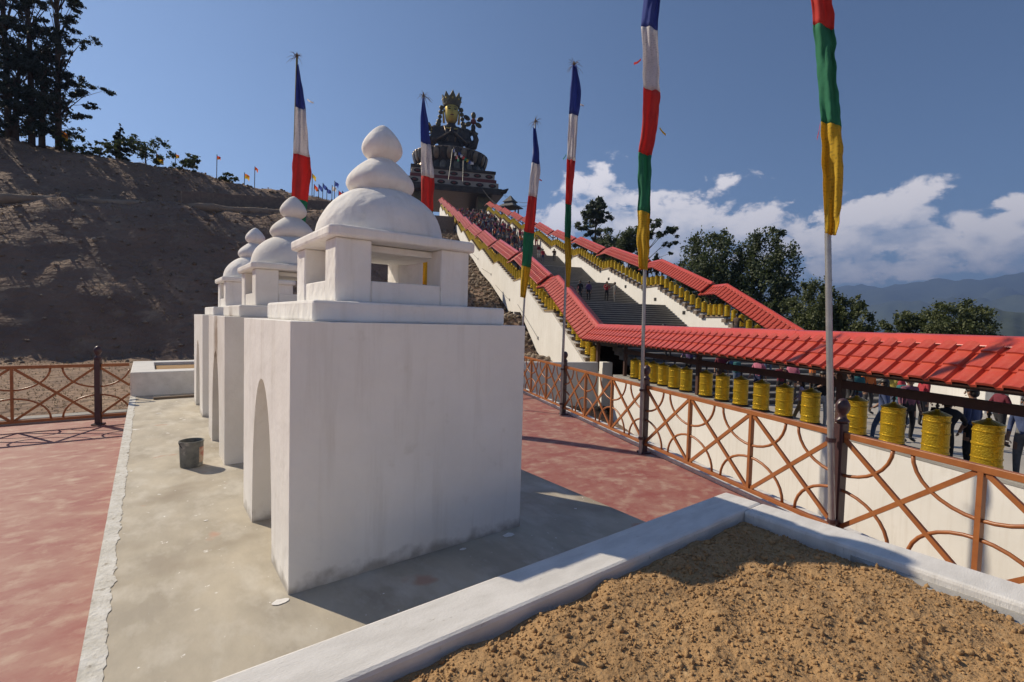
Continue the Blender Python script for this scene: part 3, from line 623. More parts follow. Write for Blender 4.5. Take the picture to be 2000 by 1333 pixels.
# ------------------------------------------------------------------ tall prayer flags on poles
def flagpole(label, base, top_z, rows, yb, lean, tuft, seed, pm='steel'):
    """rows: (photo y, left x, right x) of the cloth; yb: photo y of the five colour changes"""
    g = random.Random(seed); t = thing('flagpole', label, 'flagpole', base, group='tall prayer flag poles')
    hgt = top_z-base.z; tp = on_plane(lean[0], lean[1], Vector((base.x, base.y, 0)), Vector((base.x, base.y, 0)).normalized()); q_ = hgt/(tp.z-base.z); lx, ly = (tp.x-base.x)*q_, (tp.y-base.y)*q_
    m = MB(); m.tube([(lx*q, ly*q, hgt*q) for q in np.linspace(0, 1, 9)], [.030-.008*q for q in np.linspace(0, 1, 9)], 12); m.build('pole', M[pm], t, smooth=True, angle=60)
    for z in (.25, 1.02):
        MB().lathe([(.04, z-.02), (.043, z-.018), (.043, z+.018), (.04, z+.02)], 12, (lx*z/hgt, ly*z/hgt, 0)).build('clamp', M['dark_post'], t)
    if tuft:
        m = MB()
        for k in range(26):
            a = g.uniform(0, 6.28); l_ = g.uniform(.06, .26); dn = g.uniform(-.9, 1.3)
            p0 = Vector((lx, ly, hgt)); d = Vector((math.cos(a), math.sin(a), dn)).normalized(); m.tube([p0, p0+d*l_*.6, p0+d*l_+ZV*(-.06)], [.005, .004, .0015], 4)
        m.lathe([(.012, -.05), (.03, 0), (.022, .05), (.004, .1)], 8, (lx, ly, hgt)); m.build('yak_tail_tuft', M['wood_plank'], t)
    # cloth panels: drawn in the plane through the pole that faces across the view
    vd = Vector((base.x, base.y, 0)).normalized()
    names = ['blue', 'white', 'red', 'green', 'yellow']
    def edge(y):
        xl = interp(y, [(r[0], r[1]) for r in rows]); xr = interp(y, [(r[0], r[2]) for r in rows]); return xl, xr
    for i, nm in enumerate(names):
        ya, yb_ = yb[i], yb[i+1]
        if yb_ <= ya: continue
        nv = max(6, int((yb_-ya)/9)); nu = 12; V = []
        for j in range(nv+1):
            y = ya+(yb_-ya)*j/nv; xl, xr = edge(y); wd2 = xr-xl; xl += wd2*.07*noise.noise(Vector((y*.035, seed, 1))); xr += wd2*.10*noise.noise(Vector((y*.04, seed, 9)))
            for k in range(nu+1):
                u = k/nu; ph = seed*1.3
                # hem of each panel dips towards the outer edge
                yy = y+ (rows[0][3] if len(rows[0]) > 3 else .25)*(xr-xl)*(u-.5)*(1 if j in (0, nv) else 1)
                p = on_plane(xl+(xr-xl)*u, yy, Vector((base.x, base.y, 0)), vd)
                zz = p.z-base.z
                fold = .085*math.sin(u*7.5+zz*2.1+ph)+.05*math.sin(u*15-zz*3.7+ph*2)+.09*noise.noise(Vector((u*3, zz*2.5, ph)))+.04*noise.noise(Vector((u*7, zz*8, ph)))
                p = p-vd*(.10+.5*fold*(.5+.5*abs(u-.3)))
                q = p-base; V.append((q.x, q.y, q.z))
        Fc = [(j*(nu+1)+k, j*(nu+1)+k+1, (j+1)*(nu+1)+k+1, (j+1)*(nu+1)+k) for j in range(nv) for k in range(nu)]
        o = np_obj(nm+'_panel', V, Fc, M['flag_'+nm], t, smooth=True)
        so_ = o.modifiers.new('cloth', 'SOLIDIFY'); so_.thickness = .004
    # torn ribbons fluttering from the edge
    for (x, y, dx, dy, c) in tuft_r.get(seed, []):
        p = on_plane(x, y, Vector((base.x, base.y, 0)), vd)-base-vd*.05; q = on_plane(x+dx, y+dy, Vector((base.x, base.y, 0)), vd)-base-vd*.06
        mid = (p+q)/2+vd*.03; wv = Vector((0, 0, .035))
        b = MB(); b.face([p, mid, mid+wv, p+wv]); b.face([mid, q, q+wv, mid+wv]); b.build('ribbon', M['flag_'+c], t)
    return t
tuft_r = {2: [(1252, 122, -14, 9, 'red'), (1288, 255, 12, 14, 'yellow')], 3: [(1130, 205, 10, 6, 'white'), (1106, 305, -6, 10, 'green')], 6: [(600, 198, 12, 7, 'white')], 1: [(1602, 250, -6, 30, 'red')], 4: [(1050, 350, 8, 6, 'red')]}
def pole_at(k, x): p = FP(k-.035, -.078); return Vector((p.x, p.y, G))
flagpole('nearest flagpole with red, green and yellow cloth at the upper right', pole_at(-3.27, 1628), 7.3,
         [(-420, 1574, 1612), (-200, 1578, 1618), (0, 1584, 1627), (80, 1590, 1632), (150, 1597, 1634), (250, 1604, 1643), (330, 1606, 1647), (400, 1609, 1644), (466, 1613, 1634)], [-400, -280, -130, 62, 250, 462], (1606, -300), True, 1)
flagpole('second nearest flagpole, five colours ending in yellow above the near roof', pole_at(0, 1257), 7.3,
         [(-60, 1262, 1286), (0, 1258, 1290), (60, 1252, 1284), (120, 1256, 1286), (200, 1256, 1289), (260, 1254, 1283), (310, 1247, 1272), (415, 1246, 1270), (480, 1244, 1268), (533, 1249, 1264)], [-50, 62, 182, 306, 416, 528], (1273, -60), True, 2)
flagpole('third flagpole with slim twisted five coloured cloth and a feathery top', pole_at(3.2, 1101), 7.15,
         [(132, 1118, 1125), (185, 1114, 1136), (230, 1111, 1129), (320, 1107, 1123), (400, 1104, 1116), (465, 1103, 1115), (520, 1104, 1116), (565, 1106, 1112)], [133, 228, 316, 402, 466, 562], (1121, 125), True, 3)
flagpole('smaller flagpole rising just behind the near stupa with five coloured cloth', pole_at(6.2, 1022), 7.1,
         [(252, 1041, 1046), (300, 1041, 1053), (335, 1037, 1055), (385, 1032, 1049), (455, 1023, 1043), (520, 1019, 1037), (583, 1016, 1026)], [253, 322, 386, 456, 522, 582], (1045, 252), True, 4)
flagpole('flagpole whose cloth hangs just left of the great statue', Vector((5.72, 11.1, G)), 7.15,
         [(195, 825, 829), (240, 821, 836), (290, 822, 842), (345, 823, 848), (413, 823, 846), (470, 820, 845), (555, 816, 836)], [196, 284, 348, 412, 470, 556], (827, 192), True, 5)
flagpole('leftmost flagpole with a broad cloth against clear sky above the far stupas', Vector((2.55, 11.66, .3)), 7.3,
         [(130, 580, 583), (180, 578, 592), (222, 577, 597), (300, 573, 604), (340, 571, 608), (395, 569, 600), (470, 568, 592)], [131, 216, 306, 392, 470, 470], (580, 112), True, 6, 'bamboo')

# ------------------------------------------------------------------ stairs and prayer wheel galleries
TL, TR = 9.37, 21.2
SH = [(-2, -.57), (21.9, -.57), (28.2, 2.36), (30.0, 2.36), (36.6, 4.98), (39.0, 4.98), (46.5, 7.42), (48.6, 7.42), (55.7, 9.95), (57.8, 9.95), (64.9, 12.45), (67.0, 12.45)]
s_, z_ = 74.1, 15.25
while s_ < 121: SH += [(s_, z_), (s_+2.1, z_)]; s_ += 9.2; z_ += 2.8
SH = SH[:-1]+[(122.5, SH[-1][1])]
LAND = [(SH[i][0], SH[i+1][0], SH[i][1]) for i in range(2, len(SH)-1, 2)]
def shelf(s): return interp(s, SH)
FLOOR = [(-6, PLAZA), (15.2, PLAZA), (21.0, .7), (30.7, .7)]
for a, b, z in LAND[1:]: FLOOR += [(a-.8, z-1.75), (b+.7, z-1.75)]
def floor_z(s): return interp(s, FLOOR)
RZ = -AZS      # local x = across (t), local y = along the stair (s)

o = MB().hexa([W(-6, 9.7, PLAZA-.5), W(-6, 22, PLAZA-.5), W(15.4, 22, PLAZA-.5), W(15.4, 9.7, PLAZA-.5)], [W(-6, 9.7, PLAZA), W(-6, 22, PLAZA), W(15.4, 22, PLAZA), W(15.4, 9.7, PLAZA)]).build('plaza_pavement', M['plaza'])
tag(o, 'pale paved court between the galleries at the foot of the stairs', kind='structure')
stairs = thing('staircase', 'broad dark stone staircase climbing to the statue', 'stairs', W(15.2, 15.4, PLAZA), RZ); stairs['kind'] = 'structure'; del stairs['category']
def flight(s0, s1, z0, z1, t0, t1):
    n = max(2, round((z1-z0)/.172)); r = (z1-z0)/n; tr_ = (s1-s0)/n
    for i in range(n):
        b = MB(); sa = s0+i*tr_-15.2; sb_ = s1-15.2 if i == n-1 else sa+tr_*1.6
        zt = z0+(i+1)*r-PLAZA; b.box(((t0+t1)/2-15.4, (sa+sb_)/2, zt-r*.5-.1), (t1-t0, sb_-sa, r+.2), 0)
        b.box(((t0+t1)/2-15.4, sa+.02, zt-.02), (t1-t0-.01, .08, .05), 1)
        b.build('step', [M['stair'], M['nosing']], stairs)
for (sa, za), (sb_, zb_) in zip(FLOOR[1:], FLOOR[2:]):
    if zb_ > za+.1: flight(sa, sb_, za, zb_, 9.75, 20.95)
    else: MB().box(((9.75+20.95)/2-15.4, (sa+sb_)/2-15.2+.4, za-PLAZA-.104), (11.18, sb_-sa+.8, .2)).build('landing', M['stair'], stairs)

# prayer wheel prototype
wm_ = MB(); R_ = .192; H_ = .74
prof = [(.03, .0), (.15, .0), (R_+.012, .015), (R_+.012, .045), (R_, .055), (R_, .13), (R_+.01, .14), (R_+.01, .155), (R_, .165), (R_, .355), (R_+.012, .362), (R_+.012, .385), (R_, .392), (R_, .57), (R_+.01, .58), (R_+.01, .595), (R_, .605), (R_, .67), (R_+.012, .68), (R_+.012, .705), (R_-.01, .715), (.10, .752), (.045, .775), (.03, .80)]
wm_.lathe(prof, 28); wdrum = wm_.build('drum', M['wheel'], None, smooth=True, angle=35); wdrum_me = wdrum.data
axm = MB(); axm.tube([(0, 0, -.14), (0, 0, 1.05)], .016, 8); axm.ball((0, 0, .86), .032, 8, 6); ax_me = axm.build('axle', M['dark_metal'], None, smooth=True)
bsm = MB(); bsm.lathe([(.02, -.04), (.21, -.04), (.225, -.03), (.225, -.012), (.02, -.008)], 24); bsm.tube([(.05*math.cos(a), .0, -.14+.1*math.sin(a)) for a in np.linspace(0, math.pi, 7)], .008, 5); bs_me = bsm.build('bearing', M['dark_metal'], None)
lowm = MB(); lowm.lathe([(.03, 0), (R_, .0), (R_, .355), (R_+.015, .365), (R_+.015, .385), (R_, .39), (R_, .70), (.06, .77), (.02, .9)], 12); low_me = lowm.build('drum', M['wheel'], None, smooth=True, angle=40)
blk = MB(); blk.box((0, 0, -.28), (.52, .44, .24)); blk_me = blk.build('step_block', M['clay'], None)
protos = [wdrum, ax_me, bs_me, low_me, blk_me]
WM = [p.data for p in protos]
for p in protos: bpy.data.objects.remove(p)
def wheel(s, t, z, label, grp, lod, block):
    th = thing('prayer_wheel', label, 'prayer wheel', W(s, t, z), RZ, grp)
    def part(nm, me):
        o = bpy.data.objects.new(nm, me); col.objects.link(o); o.parent = th; return o
    if lod == 0: part('drum', WM[0]).rotation_euler.z = rnd.uniform(0, 6); part('axle', WM[1]); part('bearing', WM[2])
    else: part('drum', WM[3])
    if block: part('step_block', WM[4])
lev = [17.95-.79*i for i in range(21)]
posts = [18.87, 13.68, 8.54, 3.3, -1.7]
lev = [17.95-.72*k for k in range(6)]+[13.27-.792*k for k in range(6)]+[8.16-.778*k for k in range(6)]
seen_i = 0
nvis = sum(1 for s in lev if s > 5.2)
for i, s in enumerate(lev):
    if s < 4.4: continue
    lab = (ORD[nvis-1-i]+' large golden prayer wheel from the right edge in the level gallery') if s > 5.2 else 'golden prayer wheel of the level gallery just outside the right edge'
    wheel(s, TL, -.57, lab, 'prayer wheels of the level gallery', 0, False)
def slope_wheels(side, t):
    for li, (a, b, z) in enumerate(LAND):
        pb_, _ = (21.9, 0) if li == 0 else (LAND[li-1][1], 0)
        n1 = 9 if li else 9; ss = [(pb_+(a-pb_)*(k+.55)/n1, True) for k in range(n1)] + [(a+(b-a)*(k+.6)/3.1, False) for k in range(3)]
        for k, (s, sl_) in enumerate(ss):
            z0 = shelf(s)+(.06 if sl_ else .02)
            wheel(s, t, z0, ORD[k]+' small golden wheel from the bottom of the '+ORD[li]+' flight on the '+side+' stair wall', 'prayer wheels climbing the '+side+' stair wall', 0 if li < 2 else 1, sl_)
slope_wheels('left', TL); slope_wheels('right', TR-.15)

# gallery walls
def wall_poly(name, label, t0, t1, top, bot, m, lamp=None):
    c = W(top[0][0], (t0+t1)/2, bot[0][1]); th = thing(name, label, 'wall', c, RZ)
    s0 = top[0][0]; z0 = bot[0][1]; tc_ = (t0+t1)/2
    pts = [(t0-tc_, s-s0, z-z0) for s, z in bot]+[(t0-tc_, s-s0, z-z0) for s, z in reversed(top)]
    b = MB(); b.prism(pts, (t1-t0, 0, 0)); o = b.build('wall_face', m, th); return th, (s0, z0, tc_)
# level left gallery: retaining wall with a coping on top
th, (a0, b0, c0) = wall_poly('gallery_wall', 'white retaining wall below the level row of prayer wheels', 9.05, 9.69, [(-2, -.69), (19.3, -.69)], [(-2, -4.2), (19.3, -4.2)], M['plaster_far'])
MB().box((0, 8.65+a0+2-a0-0, -.655-b0), (.66, 21.4, .07)).build('coping', M['grey_concrete'], th, bevel=.01)
# left climbing wall
WB = [(21.9, -3.4), (28.1, -1.2), (31.2, -.45), (36.2, 2.3), (40.2, 2.4), (49.4, 5.45), (55, 6.95), (63.3, 9.75), (76, 13.6), (84.7, 17.3), (101, 22.4), (122, 26.6)]
th, (a0, b0, c0) = wall_poly('stair_wall', 'white outer wall of the left stair gallery, stepped down the rubble slope', 9.0, 9.72, [(s, z-.18 if i % 2 == 0 else z-.18) for i, (s, z) in enumerate(SH[1:])], [(22.0, -3.4)]+WB[1:-1]+[(122.5, 26.7)], M['plaster_far'])
for s in (30.5, 38.5, 47.5, 57, 66):   # concrete brackets under the wall
    zz = interp(s, WB); MB().box((-.1, s-a0, zz-b0-.55), (.5, .35, 1.6)).build('bracket', M['plaster_far'], th, bevel=.02)
for a, b in ((31, 37), (40, 46.4), (49, 55), (58, 64)):
    MB().tube([(-.39, a-a0, interp(a, WB)+1.0-b0), (-.39, a+.8-a0, interp(a+.8, WB)+.95-b0), (-.39, b-a0, interp(b, WB)+.6-b0)], .025, 6).build('conduit', M['grey_concrete'], th)
    MB().box((-.39, a-a0, interp(a, WB)+1.0-b0), (.07, .16, .2)).build('junction_box', M['steel'], th)
# white pillar at the foot of the left climb and end post
o = MB().box((0, 0, .35), (.5, .4, 2.1)).build('gate_pillar', M['plaster_far'], loc=W(20.9, 9.4, -1.6), rz=RZ, bevel=.02); tag(o, 'short white pillar at the foot of the left climbing gallery', 'pillar')
# right wall, lower: runs beside the court, upper: climbs
th, (a0, b0, c0) = wall_poly('stair_wall', 'white inner wall of the right stair gallery with small square lamps', 20.98, 21.6, [(19.6, -.75)]+[(s, z-.18) for s, z in SH[1:]], [(19.6, -2.6), (30, -.6)]+[(s, interp(s, FLOOR)-.8) for s in (36, 40, 45, 49, 54, 58, 63, 67, 72, 77, 82, 86, 91, 95, 100, 104, 109, 114, 118)]+[(122.5, 26.4)], M['plaster_far'])
for x, y in ((1344, 604), (1336, 611), (1280, 585), (1222, 560), (1189, 545)):
    p = on_T(x, y, 20.98); s_, t_2 = ST(p); MB().box((-.33, s_-a0, p.z-b0), (.04, .34, .26)).build('wall_lamp', M['dark_metal'], th, bevel=.01)
th, q_ = wall_poly('court_wall', 'low cream wall along the far side of the paved court', 21.0, 21.4, [(-6, .02), (9.4, .02)], [(-6, -1.8), (9.4, -1.8)], M['plaster_far'])
MB().box((0, 7.7, 1.85), (.5, 15.5, .08)).build('coping', M['plaster_far'], th, bevel=.01)
th, q_ = wall_poly('court_wall', 'white wall at the foot of the right gallery seen beneath the near roof', 21.0, 21.4, [(13.2, 1.35), (19.58, 1.35)], [(13.2, -1.8), (19.58, -1.8)], M['plaster_far'])
for s in (13.0, 12.0, 9.6): 
    o = MB().box((0, 0, .85), (.42, .34, 3.3)).build('gate_pillar', M['plaster_far'], loc=W(s, 20.6, -1.7), rz=RZ, bevel=.02); tag(o, 'slim white pillar by the court entrance, '+{13.0: 'left', 12.0: 'middle', 9.6: 'right'}[s]+' of three', 'pillar', 'white pillars of the court entrance')

# timber frame: posts and rail over the level wheels
fr = thing('wheel_frame', 'brown timber frame of posts and beam holding the level prayer wheels', 'frame', W(8.5, TL, -.72), RZ)
for s in posts[:-1]+[21.75]:
    MB().box((0, s-8.5, .93), (.13, .13, 1.86)).build('post', M['brown_wood'], fr, bevel=.006)
MB().box((0, 8.6-8.5, .42+.72), (.10, 20.6, .17)).build('beam', M['brown_wood'], fr, bevel=.006)
MB().box((0, 9.9-8.5, 1.40+.72), (.10, 24.2, .12)).build('ridge_beam', M['brown_wood'], fr)
for sx in (-1, 1): MB().box((sx*.78, 9.9-8.5, .80+.72-.02), (.05, 24.0, .10)).build('eave_beam', M['brown_wood'], fr)
for s in posts[:-1]+[21.75]: MB().bar((-.78, s-8.5+.09, .80+.72), (0, s-8.5+.09, 1.40+.72), .07, .09).build('rafter', M['brown_wood'], fr)

# roof sections with pressed metal tiles
HW, DROP = .87, .70
PITCH_T = .333
def tile_mesh(width, length, slope_run):
    """one pressed tile: local x along the roof, y down the slope (0..length), z up from roof plane"""
    pr = [(0, .062), (.022, .004), (.10, .0), (.125, .055), (.23, .066), (width+.001, .062)]
    V = []; Fc = []
    for yy, dz in ((-.03, 0.0), (length*.85, .022), (length, .034), (length+.003, -.01)):
        for x, z in pr: V.append((x, yy, z+dz))
    k = len(pr)
    for r in range(3):
        for i in range(k-1): Fc.append((r*k+i, (r+1)*k+i, (r+1)*k+i+1, r*k+i+1))
    return V, Fc
SL = math.hypot(HW, DROP); NROW = 3; TL_ = SL/NROW
TV_, TF_ = tile_mesh(PITCH_T, TL_, 0)
tile_me = bpy.data.meshes.new('tile'); tile_me.from_pydata(TV_, [], TF_); tile_me.materials.append(M['red_metal']); tile_me.update()
def roof(label, t, segs, individual, grp):
    """segs: list of (s0,z0,s1,z1) ridge lines"""
    s0, z0 = segs[0][0], segs[0][1]
    th = thing('gallery_roof', label, 'roof', W(s0, t, z0), RZ, grp)
    for (a, za, b, zb_) in segs:
        la = Vector((0, a-s0, za-z0)); lb = Vector((0, b-s0, zb_-z0)); d = lb-la; n = max(1, round(d.length/PITCH_T)); stp = d/n
        ex = d.normalized()
        for side in (-1, 1):
            dn = Vector((side*HW, 0, -DROP)).normalized(); nr = ex.cross(dn)*(1 if side == -1 else -1)
            if nr.z < 0: nr = -nr
            Mx = Matrix((ex*(stp.length/PITCH_T), dn, nr)).transposed()
            # sheathing under the tiles
            u = MB(); e = dn*SL; u.hexa([la-nr*.03, lb-nr*.03, lb+e-nr*.03, la+e-nr*.03], [la, lb, lb+e, la+e]); u.build('sheathing', M['brown_wood'], th)
            V = []; Fc = []
            for i in range(n):
                for r in range(NROW):
                    org = la+stp*i+dn*(r*TL_)
                    if individual and side == -1:
                        o = bpy.data.objects.new('tile', tile_me); col.objects.link(o); o.parent = th
                        o.matrix_local = Matrix.Translation(org) @ Mx.to_4x4()
                    else:
                        k = len(V); V += [tuple(org+Mx @ Vector(p)) for p in TV_]; Fc += [tuple(k+q for q in f) for f in TF_]
            if V:
                o = np_obj('tile_field', V, Fc, M['red_metal'], th); o['kind'] = 'stuff'
        # ridge cap: folded sheet along the top
        b = MB(); prof = [(-.20, -.10), (-.195, -.085), (-.07, .055), (0, .075), (.07, .055), (.195, -.085), (.20, -.10)]
        nl = max(1, round(d.length/2.4))
        for i in range(nl):
            p, q = la+d*(i/nl)-ex*.02, la+d*((i+1)/nl)+ex*.02; up = ZV
            lift = .006*(i % 2)
            for j in range(len(prof)-1):
                (x0, y0), (x1, y1) = prof[j], prof[j+1]
                b.face([p+Vector((x0, 0, y0+lift)), p+Vector((x1, 0, y1+lift)), q+Vector((x1, 0, y1+lift)), q+Vector((x0, 0, y0+lift))])
            b.face([p+Vector((x, 0, y+lift)) for x, y in prof])
        b.build('ridge_cap', M['red_ridge'], th)
        # fascia at the lower end
        lo = la if za <= zb_ else lb
        f = MB(); f.prism([lo+Vector((-HW, 0, -DROP-.02)), lo+Vector((0, 0, -.02)), lo+Vector((HW, 0, -DROP-.02)), lo+Vector((0, 0, -.14))], ex*.04); f.build('gable_board', M['brown_wood'], th)
    return th
RH = 2.05
roof('long level red tiled roof over the nearest row of prayer wheels', TL, [(-2.2, 1.49, 21.75, 1.49)], True, 'red gallery roofs')
def roofs(side, t):
    for i, (a, b, z) in enumerate(LAND):
        pa = 21.75 if i == 0 else LAND[i-1][1]-.25; pz = (-.57 if i == 0 else LAND[i-1][2])+RH+(.0 if i == 0 else .22)
        zz = z+RH+.0
        segs = [(pa, pz, a, zz), (a, zz, b+.1, zz)]
        roof(ORD[i]+' red tiled roof section from the bottom of the '+side+' stair gallery', t, segs, i < (1 if side == 'left' else 2), 'red gallery roofs')
        # posts carrying the roof
roofs('left', TL); roofs('right', TR)
for side, t in (('left', TL), ('right', TR)):
    g_ = thing('wheel_frame', 'brown posts carrying the '+side+' climbing gallery roof', 'frame', W(21.9, t, -.7), RZ)
    for i, (a, b, z) in enumerate(LAND):
        pa = 21.9 if i == 0 else LAND[i-1][1]
        for s in (pa, (pa+a)/2, a, b) if i < 4 else (pa, a):
            zz = shelf(s); MB().box((0.02, s-21.9, zz+.95+.7-.05), (.11, .11, 1.95)).build('post', M['brown_wood'], g_)
        MB().box((0.02, (a+b)/2-21.9, z+1.22+.7), (.09, b-a, .1)).build('beam', M['brown_wood'], g_)
        MB().bar((0.02, pa-21.9, shelf(pa)+1.22+.7), (0.02, a-21.9, z+1.22+.7), .09, .1).build('beam', M['brown_wood'], g_)
        MB().box((0, (a+b)/2-21.9, z-.10+.7), (.56, b-a+.1, .1)).build('shelf', M['clay'], g_)
        MB().box((-.27, (a+b)/2-21.9, z-.02+.7), (.03, b-a+.1, .05)).build('shelf_trim', M['ochre'], g_)
# low grey wall across the yard left of the climbing gallery
pA, pB = W(20.5, 3.2, 0), W(20.8, 8.9, 0)
o = MB().bar(Vector((pA.x, pA.y, -1.5)), Vector((pB.x, pB.y, -1.5)), .3, 2.6).build('yard_wall', M['plaster_far'], bevel=.02); tag(o, 'low whitewashed wall beyond the corner of the right fence', 'wall')

# ------------------------------------------------------------------ great seated statue on its lotus throne
def statue():
    S0 = 165.; P = on_plane(880, 300, SV*S0, SV); t0 = P.dot(TV)
    def L2(x, y): q = on_plane(x, y, SV*S0, SV); return q.dot(TV)-t0, q.z-27.4
    def lz(y): return L2(880, y)[1]
    base = W(S0, t0, 27.4)
    th = thing('statue', 'giant seated bronze deity with a gold face on a lotus throne above the stairs', 'statue', base, RZ)
    x1 = L2(985, 380)[0]
    # pavilion below: piers, lintel bands
    zb, zc = lz(397), lz(352)
    for sx in (-1, 1):
        for sy in (-1, 1):
            MB().box((sx*10, sy*10, zb/2), (4.4, 4.4, zb)).build('pier', M['verdigris'], th, bevel=.1)
    for sx in (-1, 0, 1):
        pts = [(-4.6, 0), (4.6, 0)] 
    for yy0, yy1, hw, m in ((397, 391, 15.4, 'bronze'), (391, 385, 15.0, 'bronze'), (385, 374, 14.0, 'fr_cream'), (374, 367, 13.4, 'fr_red'), (367, 356, 12.9, 'fr_cream'), (356, 351, 13.2, 'bronze')):
        a, b = lz(yy0), lz(yy1); MB().box((0, 0, (a+b)/2), (hw*2, hw*2, b-a+.02)).build('frieze_band', M[m], th, bevel=.12)
    for yy, hw in ((379.5, 14.0), (361.5, 12.9)):
        for k in range(7):
            x = -hw+hw*2*(k+.5)/7; MB().ball((x, -hw, lz(yy)), (1.25, .25, .62), 12, 6).build('rosette', M['bronze'], th, smooth=True); MB().ball((x, -hw-.2, lz(yy)), (.6, .2, .32), 8, 5).build('rosette', M['fr_red'], th, smooth=True)
            MB().ball((-hw, x, lz(yy)), (.25, 1.25, .62), 12, 6).build('rosette', M['bronze'], th, smooth=True)
    for sx in (-1, 1):   # up-curled cornice corners
        for sy in (-1, 1):
            MB().tube([(sx*14.2, sy*14.2, lz(391)), (sx*15.8, sy*15.8, lz(390)), (sx*16.6, sy*16.6, lz(386))], [.9, .7, .15], 8).build('cornice_curl', M['bronze'], th, smooth=True)
    # lotus throne: waist and two rings of petals
    za, zd = lz(351), lz(308)
    MB().lathe([(11.6, za), (12.2, za+.6), (10.6, za+2.2), (10.2, (za+zd)/2), (11.4, zd-2.2), (12.4, zd-.6), (12.2, zd), (8, zd+.2)], 40, sy=.85).build('throne', M['bronze'], th, smooth=True)
    for ring, (z0, hh, rr, n, up) in enumerate(((zd-.2, 3.4, 12.0, 34, -1), (za+.4, 3.0, 11.8, 34, 1))):
        for k in range(n):
            a = 2*math.pi*k/n; c, s = math.cos(a), math.sin(a); b = MB()
            b.ball((0, 0, 0), (1.12, .4, hh*.58), 10, 8)
            o = b.build('petal', M['bronze_light' if (k+ring) % 2 else 'bronze'], th, loc=(rr*c, rr*s*.85, z0+up*hh*.45), smooth=True); o.rotation_euler = (rad(-16*up), 0, a+math.pi/2)
    MB().lathe([(12.3, 0), (12.6, .25), (12.3, .5)], 40, (0, 0, zd-.25), sy=.85).build('throne_rim', M['bronze_light'], th, smooth=True)
    MB().lathe([(11.6, 0), (11.9, .4), (11.5, .8)], 40, (0, 0, za+.1), sy=.85).build('throne_rim', M['bronze_light'], th, smooth=True)
    # figure: blended volumes become one skin
    fz = zd; k = (lz(247)-zd)/10.0        # unit: a tenth of seat-to-shoulder height
    b = MB()
    b.ball((0, .3, fz+1.0*k), (6.6*k, 4.2*k, 1.35*k), 20, 12)               # crossed legs
    for sx in (-1, 1):
        b.ball((sx*5.2*k, -1.1*k, fz+1.15*k), (2.4*k, 2.2*k, 1.25*k), 16, 10)
        b.tube([(sx*6.2*k, -.6*k, fz+1.2*k), (sx*2.5*k, -3.2*k, fz+.9*k), (-sx*1.2*k, -3.3*k, fz+1.0*k)], [1.35*k, 1.15*k, .8*k], 12)
    b.ball((0, .4*k, fz+3.2*k), (4.2*k, 2.6*k, 2.8*k), 20, 12); b.ball((0, .3*k, fz+6.2*k), (4.8*k, 2.5*k, 3.1*k), 20, 12)
    b.ball((0, .3*k, fz+8.6*k), (5.0*k, 2.2*k, 1.6*k), 20, 12); b.tube([(0, .1*k, fz+8.8*k), (0, -.1*k, fz+11.0*k)], [1.7*k, 1.35*k], 14)
    for sx in (-1, 1):
        b.ball((sx*5.0*k, .3*k, fz+8.2*k), (1.8*k, 1.7*k, 1.7*k), 14, 10)
        b.tube([(sx*4.5*k, .2*k, fz+8.2*k), (sx*5.5*k, -.5*k, fz+5.2*k), (sx*5.0*k, -1.4*k, fz+4.3*k)], [1.7*k, 1.4*k, 1.25*k], 12)
        b.tube([(sx*5.0*k, -1.4*k, fz+4.3*k), (sx*2.2*k, -2.9*k, fz+5.6*k), (sx*.35*k, -3.4*k, fz+6.8*k), (sx*.25*k, -3.4*k, fz+8.6*k)], [.85*k, .65*k, .5*k, .3*k], 10)
        # raised outer arms
        b.tube([(sx*4.6*k, .8*k, fz+7.6*k), (sx*6.6*k, 1.0*k, fz+3.6*k), (sx*7.6*k, .6*k, fz+4.2*k), (sx*8.3*k, .0, fz+6.6*k), (sx*7.4*k, -.4*k, fz+9.2*k)], [1.5*k, 1.35*k, 1.2*k, 1.0*k, .6*k], 12)
        b.ball((sx*7.2*k, -.5*k, fz+9.6*k), (.7*k, .4*k, .8*k), 10, 8)
    o = b.build('body', M['bronze'], th); r_ = o.modifiers.new('skin', 'REMESH'); r_.mode = 'VOXEL'; r_.voxel_size = .28; r_.use_smooth_shade = True; s_ = o.modifiers.new('smooth', 'SMOOTH'); s_.iterations = 4
    # robe bands and jewellery
    for sx in (-1, 1):
        MB().tube([(sx*2.3*k, -1.6*k, fz+9.3*k), (sx*1.7*k, -2.2*k, fz+7*k), (sx*1.1*k, -2.2*k, fz+4.4*k)], .28*k, 8).build('sash', M['bronze_light'], th, smooth=True)
        MB().tube([(sx*4.7*k, -2.2*k, fz+4.55*k), (sx*2.2*k, -3.45*k, fz+5.9*k), (sx*.8*k, -3.95*k, fz+6.9*k)], .22*k, 8).build('bracelet', M['bronze_light'], th, smooth=True)
    MB().tube([(2.6*k*math.cos(a), -.4*k-2.0*k*math.sin(a), fz+9.4*k-1.0*k*math.sin(a)) for a in np.linspace(0, math.pi, 12)], .25*k, 8).build('necklace', M['gold_leaf'], th, smooth=True)
    # head with gold face
    hz0, hz1 = lz(243), lz(204); hc = (hz0+hz1)/2; hw = L2(892.5, 225)[0]-L2(866, 225)[0]; hw /= 2
    h = MB(); hh = (hz1-hz0)/2
    rows_ = []
    h.lathe([(hw*.35, hz0-.2), (hw*.68, hz0+.35), (hw*.88, hz0+1.2), (hw*.98, hc-.3), (hw*1.0, hc+.8), (hw*.97, hz1-.8), (hw*.8, hz1+.3), (hw*.3, hz1+.8)], 28, (0, -.5, 0), sy=1.05); h.build('face', M['gold_leaf'], th, smooth=True)
